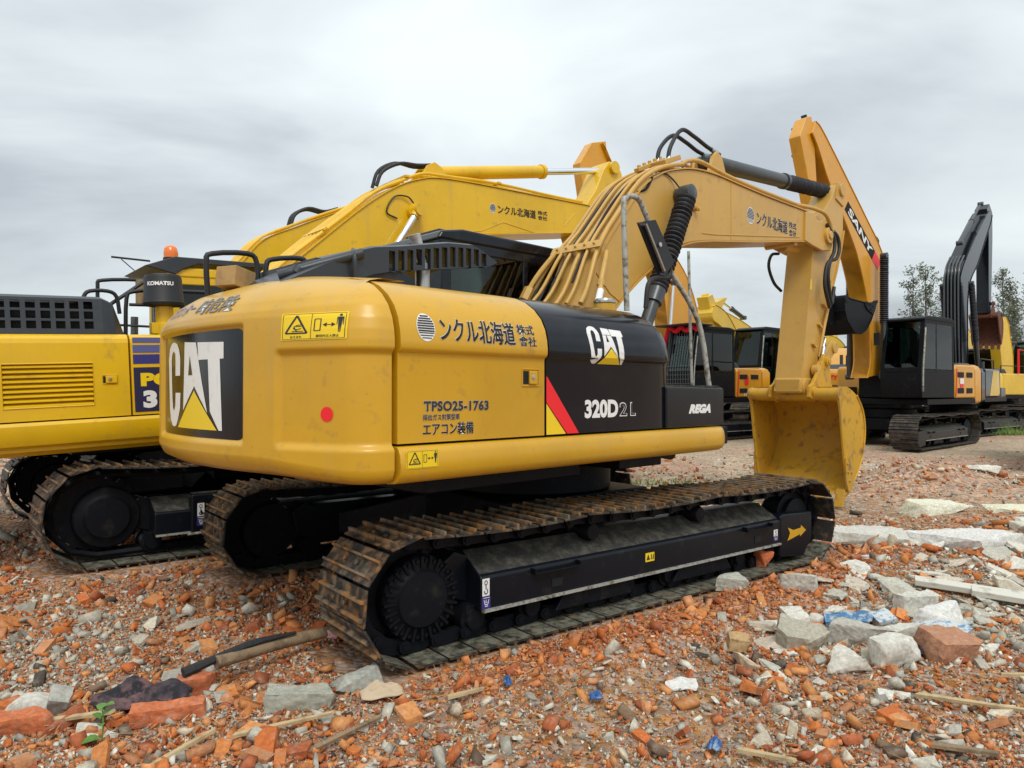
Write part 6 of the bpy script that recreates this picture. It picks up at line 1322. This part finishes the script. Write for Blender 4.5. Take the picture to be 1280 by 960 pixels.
lump('concrete_block', 'long pale beam end lying above the blue painted pieces', 'concrete', chunk_mesh('brick', r2), (2.76, 4.92), (.24, .12, .24), PALE, .5, (.1, .1), .07)
lump('concrete_slab', 'grey rounded slab left of the blue painted pieces', 'concrete slab', slabp(), (1.75, 4.28), (.20, .22, .5), (.42, .39, .31), .4, (.35, -.1), .06)
lump('concrete_slab', 'grey flat slab next to the white plaster blocks', 'concrete slab', slabp(), (2.0, 4.18), (.22, .16, .4), (.45, .43, .37), -.2, (.2, .1), .05)
lump('plaster_block', 'white plaster block below the grey flat slab, left of its twin', 'plaster', chunk_mesh('stone', r2, 14), (1.83, 3.92), (.12, .12, .15), (.62, .59, .51), -.1, (.1, .05), .04)
lump('plaster_block', 'white plaster block beside the dark twisted rag', 'plaster', chunk_mesh('stone', r2, 15), (2.08, 3.93), (.15, .12, .15), (.64, .62, .55), .1, (.1, -.05), .04)
lump('masonry_block', 'large tan and brick coloured masonry block on the right', 'masonry', chunk_mesh('brick', r2), (2.42, 3.98), (.17, .22, .30), (.44, .22, .13), .3, (.2, .1), .06)
lump('plaster_block', 'big cream plaster lump with blue paint to its lower left', 'plaster', stonep(), (2.72, 4.62), (.24, .2, .16), WHI, .4, (0, 0), .05)
lump('plaster_slab', 'cream plaster slab behind the masonry block', 'plaster', slabp(), (2.35, 4.28), (.22, .14, .4), PALE, .1, (.15, 0), .04)
BL = (.07, .20, .38)
for i, (lx, ly, sx, rz_, lb) in enumerate([(2.13, 4.56, .15, -.4, 'bright blue painted plaster piece, left one of the two by the dark gap'), (2.36, 4.58, .12, .2, 'pale piece with blue streaks, right of the bright blue one'), (2.62, 4.36, .16, -.3, 'pale slab with a blue patch, nearest the big cream lump')]):
    m_ = mat('blue_painted_plaster', BL if i == 0 else (.58, .60, .58), .8, noise=((.42, .46, .47) if i == 0 else (.13, .28, .46), 4, .50, .62, 8), bump=.3)
    lump('painted_plaster', lb, 'plaster', chunk_mesh('brick', r2), (lx, ly), (sx, sx*.9, sx*.8), (1, 1, 1), rz_, (.35, -.15), .05, mt=m_)
for i, (lx, ly, L, rz_) in enumerate([(3.35, 5.15, .42, -.45), (3.62, 4.95, .40, -.5)]):
    m = MB(); m.box((0, 0, 0), (L*2, .09, .045)); o = m.build('white_board', mat('white_board_paint', (.62, .60, .52), .7, noise=((.30, .28, .24), 8, .55, .7), bump=.2), None, bevel=.006); o.location = (lx, ly, float(ghx(lx, ly))+.06); o.rotation_euler = (.2, .06, rz_); tag(o, ('upper' if i == 0 else 'lower')+' white painted board lying askew by the right edge', 'board')
lump('concrete_block', 'grey concrete kerb piece with a red crumb on top, left of the track', 'concrete', chunk_mesh('brick', r2), (-.97, 3.36), (.17, .13, .18), (.40, .40, .33), .15, (.05, .05), .035)
lump('concrete_block', 'grey concrete block between the kerb piece and the track', 'concrete', stonep(), (-.76, 3.56), (.15, .13, .10), (.38, .38, .33), .5, (0, 0), .03)
lump('concrete_block', 'pale rounded block at the left edge above the long brick', 'concrete', stonep(), (-2.2, 3.27), (.13, .09, .10), PALE, .3, (0, 0), .04)
lump('concrete_block', 'upright pale block right of the rounded one, near the left edge', 'concrete', chunk_mesh('brick', r2), (-2.03, 3.25), (.07, .10, .22), CONC, .5, (.5, .3), .06)
lump('concrete_slab', 'pale flat stone leaning on the shoes at the front of the near track', 'concrete slab', slabp(), (1.63, 5.30), (.22, .12, .5), (.46, .45, .38), .1, (.1, 0), .06)
lump('concrete_slab', 'pale flat stone right of the one leaning on the track', 'concrete slab', slabp(), (2.05, 5.12), (.20, .10, .5), (.50, .48, .42), .25, (.1, 0), .04)
lump('brick_piece', 'orange broken brick resting on the front track shoes', 'brick', chunk_mesh('stone', r2, 12), (2.06, 5.86), (.10, .08, .12), (.55, .15, .06), .3, (0, 0), .10)
lump('sandstone_lump', 'tan layered lump in the red rubble below the track', 'stone', chunk_mesh('brick', r2), (1.30, 4.12), (.11, .10, .17), (.48, .32, .16), -.2, (.1, .1), .06)
lump('plaster_lump', 'white rounded lump among grey gravel below the track', 'plaster', stonep(), (.83, 3.62), (.12, .07, .055), WHI, .1, (0, 0), .02)
lump('brick_piece', 'big salmon brick piece cut off by the bottom edge', 'brick', stonep(), (1.05, 2.78), (.13, .07, .06), (.60, .26, .14), -.5, (0, 0), .02)
lump('brick_piece', 'long orange brick at the left edge below the pale blocks', 'brick', chunk_mesh('brick', r2), (-2.12, 3.08), (.17, .12, .19), (.56, .17, .07), .45, (.1, 0), .03)
lump('brick_piece', 'long orange brick right below the dark cloth', 'brick', chunk_mesh('brick', r2), (-1.52, 3.24), (.19, .10, .15), (.58, .17, .07), .35, (.1, 0), .04)
lump('brick_piece', 'orange brick standing at the end of the dark cloth', 'brick', chunk_mesh('brick', r2), (-1.57, 3.58), (.11, .09, .17), (.52, .16, .07), .1, (.1, 0), .05)
lump('cream_lump', 'yellowish white foam heap on the right past the slabs', 'foam', stonep(16), (5.15, 8.8), (.48, .26, .20), (.74, .73, .58), .2, (0, 0), .04)
lump('cream_lump', 'small yellowish white foam scrap at the right edge', 'foam', stonep(14), (6.1, 8.7), (.40, .22, .14), (.70, .69, .52), -.2, (0, 0), .03)
lump('cream_lump', 'white scrap on the right end of the low heap', 'foam', stonep(14), (7.0, 10.7), (.26, .18, .16), (.66, .64, .56), -.2, (0, 0), .05)
for i, (lx, ly, L, W_, rz_, lb) in enumerate([(2.2, 9.55, .30, .18, .2, 'left white sheet scrap on the floor between track and bucket'), (2.95, 10.6, .30, .18, -.5, 'right white sheet scrap on the floor by the bucket')]): lump('white_scrap', lb, 'scrap', slabp(), (lx, ly), (L, W_, .25), (.74, .73, .66), rz_, (.1, 0), .04)
# wooden pole, strip and rags
wood = mat('weathered_wood', (.27, .19, .11), .85, noise=[((.15, .10, .06), 14, .45, .65), ((.40, .32, .20), 30, .6, .75)], bump=.5, bscale=60); strw = mat('pale_split_wood', (.52, .40, .22), .8, noise=((.36, .26, .14), 20, .45, .7), bump=.3)
m = MB(); m.tube([(-1.50, 3.66, .075), (-1.25, 3.92, .085), (-1.0, 4.15, .08), (-.80, 4.42, .07)], [.034, .034, .03, .026], 10, sm=3); tag(m.build('wooden_pole', wood, None), 'weathered round pole running under the rear of the near track', 'pole')
clo = mat('dark_rag', (.045, .038, .048), .95, noise=[((.15, .085, .085), 7, .45, .6), ((.02, .02, .025), 16, .5, .6)], bump=.8, bscale=35)
def rag(name, label, cat, cx_, cy_, L, W_, H, rz_, mt, seed):
    g = np.random.default_rng(seed); m = MB(); rows = []
    for i in range(22):
        t = i/21; row = []
        for j in range(16):
            q = j/15; xx = (t-.5)*L; yy = (q-.5)*W_*(.55+.45*math.sin(PI*t)+.12*math.sin(9*t)); env = math.sin(PI*min(max(t, .02), .98))**.5*math.sin(PI*min(max(q, .0), 1.))
            hh = H*env*(.55+.35*math.sin(q*17+t*6+seed)+.25*math.sin(t*13+q*5)); a, b = cx_+xx*math.cos(rz_)-yy*math.sin(rz_), cy_+xx*math.sin(rz_)+yy*math.cos(rz_)
            row.append((a, b, float(ghx(a, b))+.03+hh))
        rows.append(row)
    m.grid(rows); o = m.build(name, mt, None, smooth=70); s_ = o.modifiers.new('thick', 'SOLIDIFY'); s_.thickness = .004; return tag(o, label, cat)
rag('cloth', 'crumpled dark purple and brown clothing in the brick rubble', 'cloth', -1.76, 3.45, .42, .26, .10, .25, clo, 3)
m = MB(); m.tube([(-1.62, 3.56, .06), (-1.50, 3.68, .09), (-1.36, 3.80, .125), (-1.18, 3.95, .13)], [.028, .022, .02, .008], 8, sm=4); tag(m.build('strip', mat('black_strip', (.02, .022, .025), .7, bump=.6), None), 'black cloth strip lying along the wooden pole', 'strip')
bl = mat('blue_plastic', (.03, .11, .32), .5, noise=((.30, .40, .50), 16, .55, .65), bump=.5)
for i, (lx, ly, L, lb) in enumerate([(.03, 2.82, .085, 'crumpled light blue plastic at the bottom edge'), (.86, 3.07, .09, 'blue rag over dark bits in the foreground right of centre'), (-.02, 3.50, .05, 'small dark blue plastic ball below the track'), (.40, 3.45, .06, 'small blue scrap in the middle of the dirt patch')]): rag('blue_scrap', lb, 'scrap', lx, ly, L, L*.6, .035, i*1.1, bl, 5+i)
rag('rag', 'dark twisted rag lying on the white plaster blocks', 'rag', 2.20, 4.0, .22, .08, .05, -.5, mat('black_rag', (.025, .022, .025), .9, bump=.6), 11)
rag('cardboard_scrap', 'curled beige card scraps at the rear corner of the near track', 'card', -.62, 3.43, .20, .12, .05, .4, mat('beige_card', (.52, .40, .27), .8, bump=.3), 14)
lump('plastic_tag', 'white and red plastic tag stuck in the bricks by the rear of the track', 'tag', chunk_mesh('brick', r2), (-1.02, 4.08), (.035, .01, .09), (1, 1, 1), .3, (.2, .2), .09, mt=mat('red_white_plastic', (.70, .68, .68), .4, noise=((.75, .05, .12), 12, .5, .54)))
sp = [(-1.33, 2.93, .16, 1.05, 'pale split stick pointing up in the left foreground'), (-.98, 3.12, .22, .45, 'pale lath left of the gravel corner in the foreground'), (2.16, 3.36, .26, -.62, 'long splintered lath on the right foreground'), (1.83, 2.92, .12, -.5, 'short weathered plank piece at the bottom right'), (1.04, 2.96, .12, -.6, 'split wood flat beside the blue rag'), (-.22, 3.40, .10, .6, 'pale splinter below the rear of the track'), (-.72, 3.08, .20, .75, 'greyish lath by the cardboard scraps'), (-1.95, 3.13, .22, .15, 'thin straw coloured stick at the left edge'), (2.62, 3.62, .16, -.2, 'pale lath near the right edge')]
for (lx, ly, L, rz_, lb) in sp:
    m = MB(); w_ = .010+.006*random.random()+(.012 if 'plank' in lb else 0); m.add([(-L, -w_, 0), (-L*.9, w_, .004), (L, w_*.5, .003), (L*.93, -w_, 0), (-L*.97, -w_, .014), (-L*.9, w_, .016), (L*.98, w_*.4, .013), (L*.9, -w_, .012)], [(0, 1, 2, 3), (7, 6, 5, 4), (0, 4, 5, 1), (1, 5, 6, 2), (2, 6, 7, 3), (3, 7, 4, 0)])
    o = m.build('wood_splinter', wood if 'weathered' in lb or 'greyish' in lb else strw, None, smooth=0); o.location = (lx, ly, float(ghx(lx, ly))+.035); o.rotation_euler = (random.uniform(-.2, .2), random.uniform(-.12, .02), rz_); tag(o, lb, 'stick')
# straw and twigs
m = MB(); g = np.random.default_rng(31)
for i in range(420):
    cxx, cyy = [(-1.55, 4.9), (-1.2, 3.3), (.0, 3.3), (1.1, 3.0), (-.5, 3.4), (2.6, 4.8), (-1.9, 3.2)][g.integers(0, 7)]; a = cxx+g.normal(0, .28); b = cyy+g.normal(0, .22)
    if footmask(a, b) > .1: continue
    q = g.uniform(0, 2*PI); L = g.uniform(.02, .08); z = float(ghx(a, b))+.022; m.ring([(a, b, z), (a+math.cos(q)*L, b+math.sin(q)*L, z+g.uniform(-.005, .02))], 3, .0016, 0)
tag(m.build('straw', strw, None, smooth=0), 'dry straw and twigs scattered between the bricks', 'straw', kind='stuff')
# seedling
leafm = mat('seedling_leaf', (.085, .20, .030), .55, noise=((.16, .30, .05), 30, .45, .7)); pl = empty('seedling', (-1.70, 2.99, float(ghx(-1.7, 2.99)))); tag(pl, 'small green seedling with broad leaves in the lower left rubble', 'plant')
m = MB(); m.tube([(0, 0, -.02), (.01, 0, .08), (.0, .01, .15)], .003, 5, sm=3); m.build('stem', leafm, pl)
def leafb(mb, c, d, L, W_, droop=.3):
    c = Vector(c); d = Vector(d).normalized(); s_ = d.cross(Vector((0, 0, 1))).normalized(); up = Vector((0, 0, 1)); prof = [(0, .05), (.25, .8), (.5, 1), (.75, .7), (1, .0)]
    rows = [[c+d*L*t-up*droop*L*t*t+s_*W_*w*k+up*abs(k)*W_*w*.25 for k in (-1, 0, 1)] for t, w in prof]; mb.grid(rows)
for c, d, L, W_ in (((0, 0, .03), (-.7, -.4, .15), .075, .035), ((0, 0, .12), (.5, .4, .5), .06, .022), ((0, 0, .14), (-.2, .6, .8), .05, .02), ((0, .01, .15), (.9, .1, .6), .06, .025), ((0, 0, .11), (-.8, .3, .6), .055, .016), ((0, 0, .09), (.4, -.6, .2), .03, .015)):
    m = MB(); leafb(m, c, d, L, W_); m.build('leaf', leafm, pl, smooth=60)
# grass by the far tracks
gm = mat('grass_blades', (.10, .20, .03), .6, noise=((.22, .28, .06), 3, .45, .65)); V = []; F = []
g = np.random.default_rng(9)
for (cxx, cyy, rx, ry, n_, h_) in ((15.6, 24.6, 1.3, .5, 900, .5), (16.6, 24.2, 1.6, .6, 800, .22), (3.1, 9.6, .25, .2, 60, .12), (2.1, 11.4, 1.2, .3, 160, .10)):
    for i in range(n_):
        a, b = cxx+g.normal(0, rx*.5), cyy+g.normal(0, ry*.5); z = float(ghx(a, b)); q = g.uniform(0, 2*PI); hh = h_*g.uniform(.4, 1.1); w_ = .012; dx, dy = math.cos(q)*w_, math.sin(q)*w_; lx, ly = g.normal(0, .25, 2)*hh; k = len(V)
        V += [(a-dx, b-dy, z), (a+dx, b+dy, z), (a+lx*.5+dx*.6, b+ly*.5, z+hh*.6), (a+lx*.5-dx*.6, b+ly*.5, z+hh*.6), (a+lx, b+ly, z+hh)]; F += [(k, k+1, k+2, k+3), (k+3, k+2, k+4)]
m = MB(); m.v = V; m.f = F; m.mi = [0]*len(F); tag(m.build('grass', gm, None, smooth=0), 'tufts of green grass beside the far tracks', 'grass', kind='stuff')
# ---- slim trees on the right
bark = mat('pale_bark', (.20, .18, .15), .9, noise=((.08, .07, .06), 3, .45, .6)); leaf = [mat('poplar_leaf', c_, .6, noise=((c_[0]*.5, c_[1]*.55, c_[2]*.6), .5, .4, .6)) for c_ in ((.10, .12, .055), (.12, .135, .06))]
def tree(x, y, h, label, seed, dens=1.):
    g = np.random.default_rng(seed); r = empty('poplar_tree', (x, y, 0)); tag(r, label, 'tree', 'slim poplars beyond the yard'); m = MB()
    lx, ly = g.normal(0, .25, 2); trunk = [(0, 0, -.2), (lx*.3, ly*.3, h*.35), (lx*.7, ly*.7, h*.7), (lx, ly, h)]; m.tube(trunk, [h*.011, h*.009, h*.005, .02], 7, sm=1); m.build('trunk', bark, r)
    br = MB(); lv = MB(); nb = 26
    for i in range(nb):
        t = .28+.70*i/nb; base = Vector((lx*t, ly*t, h*t)); q = g.uniform(0, 2*PI); L = h*(.20*(1-t)+.07)*g.uniform(.8, 1.2); d = Vector((math.cos(q)*.55, math.sin(q)*.55, 1)).normalized(); tip = base+d*L; mid = base+d*L*.5+Vector(g.normal(0, .05*L, 3)); br.ring([base, mid, tip], 4, [.03, .02, .008], 0)
        for j in range(4):
            a = base+d*L*g.uniform(.3, 1); dd = Vector(g.normal(0, 1, 3)); dd.z = abs(dd.z)*.6; e_ = a+dd.normalized()*L*.35; br.ring([a, e_], 3, [.012, .005], 0)
            for _ in range(int(13*dens)):
                if g.uniform() < .15: continue
                c = a+(e_-a)*g.uniform(.2, 1.1)+Vector(g.normal(0, .16, 3)); s_ = g.uniform(.06, .13); u = Vector(g.normal(0, 1, 3)).normalized(); w = u.orthogonal().normalized(); lv.add([c-u*s_, c+w*s_*.7, c+u*s_, c-w*s_*.7], [(0, 1, 2, 3)])
    br.build('branches', bark, r, smooth=0); lv.build('crown', leaf[seed % 2], r, smooth=0)
spots = [(30.5, 55, 10.2, 'left slim tree just right of the orange boom cylinder'), (33.4, 58, 11.4, 'second slim tree above the black cab'), (35.3, 57, 9.9, 'third slim tree above the black cab, thin top'), (36.0, 60, 10.8, 'slim tree whose crown meets the black boom from the left'), (38.3, 62, 9.5, 'low slim tree hidden partly by the black boom'), (43.0, 63, 11.0, 'tall slim tree directly right of the rusty bucket'), (44.6, 65, 12.4, 'tall slim tree with two tops near the right edge'), (43.6, 60, 11.6, 'slim tree at the right edge of the view'), (46.2, 66, 10.0, 'last slim tree at the right edge, shorter'), (42.2, 60, 8.4, 'short slim tree behind the yellow excavator with red rail'), (12.8, 58, 6.6, 'small bare tree seen below the near mirror mast'), (29.2, 60, 8.8, 'short tree peeking left of the orange boom foot')]
for i, (a, b, h, lb) in enumerate(spots): tree(a, b, h, lb, 50+i, 1.3 if h > 9 else .8)
def bush(x, y, s, label, seed):
    g = np.random.default_rng(seed); r = empty('bush', (x, y, 0)); tag(r, label, 'bush'); m = MB()
    for _ in range(700):
        c = Vector(g.normal(0, 1, 3)).normalized()*g.uniform(.5, 1)**.5; c = Vector((c.x*s*1.5, c.y*s, abs(c.z)*s*(.8+.3*math.sin(c.x*7)))); q = g.uniform(.06, .14); u = Vector(g.normal(0, 1, 3)).normalized(); w = u.orthogonal().normalized(); m.add([c-u*q, c+w*q*.7, c+u*q, c-w*q*.7], [(0, 1, 2, 3)])
    m.build('foliage', leafm, r, smooth=0); m = MB(); m.tube([(0, 0, -.1), (0, 0, s*.6)], .05, 5); m.build('stem', bark, r)
bush(34, 48, 1.7, 'green bush behind the yellow excavator at the right edge', 4); bush(36.5, 50, 1.5, 'green bush at the far right under the slim trees', 5)
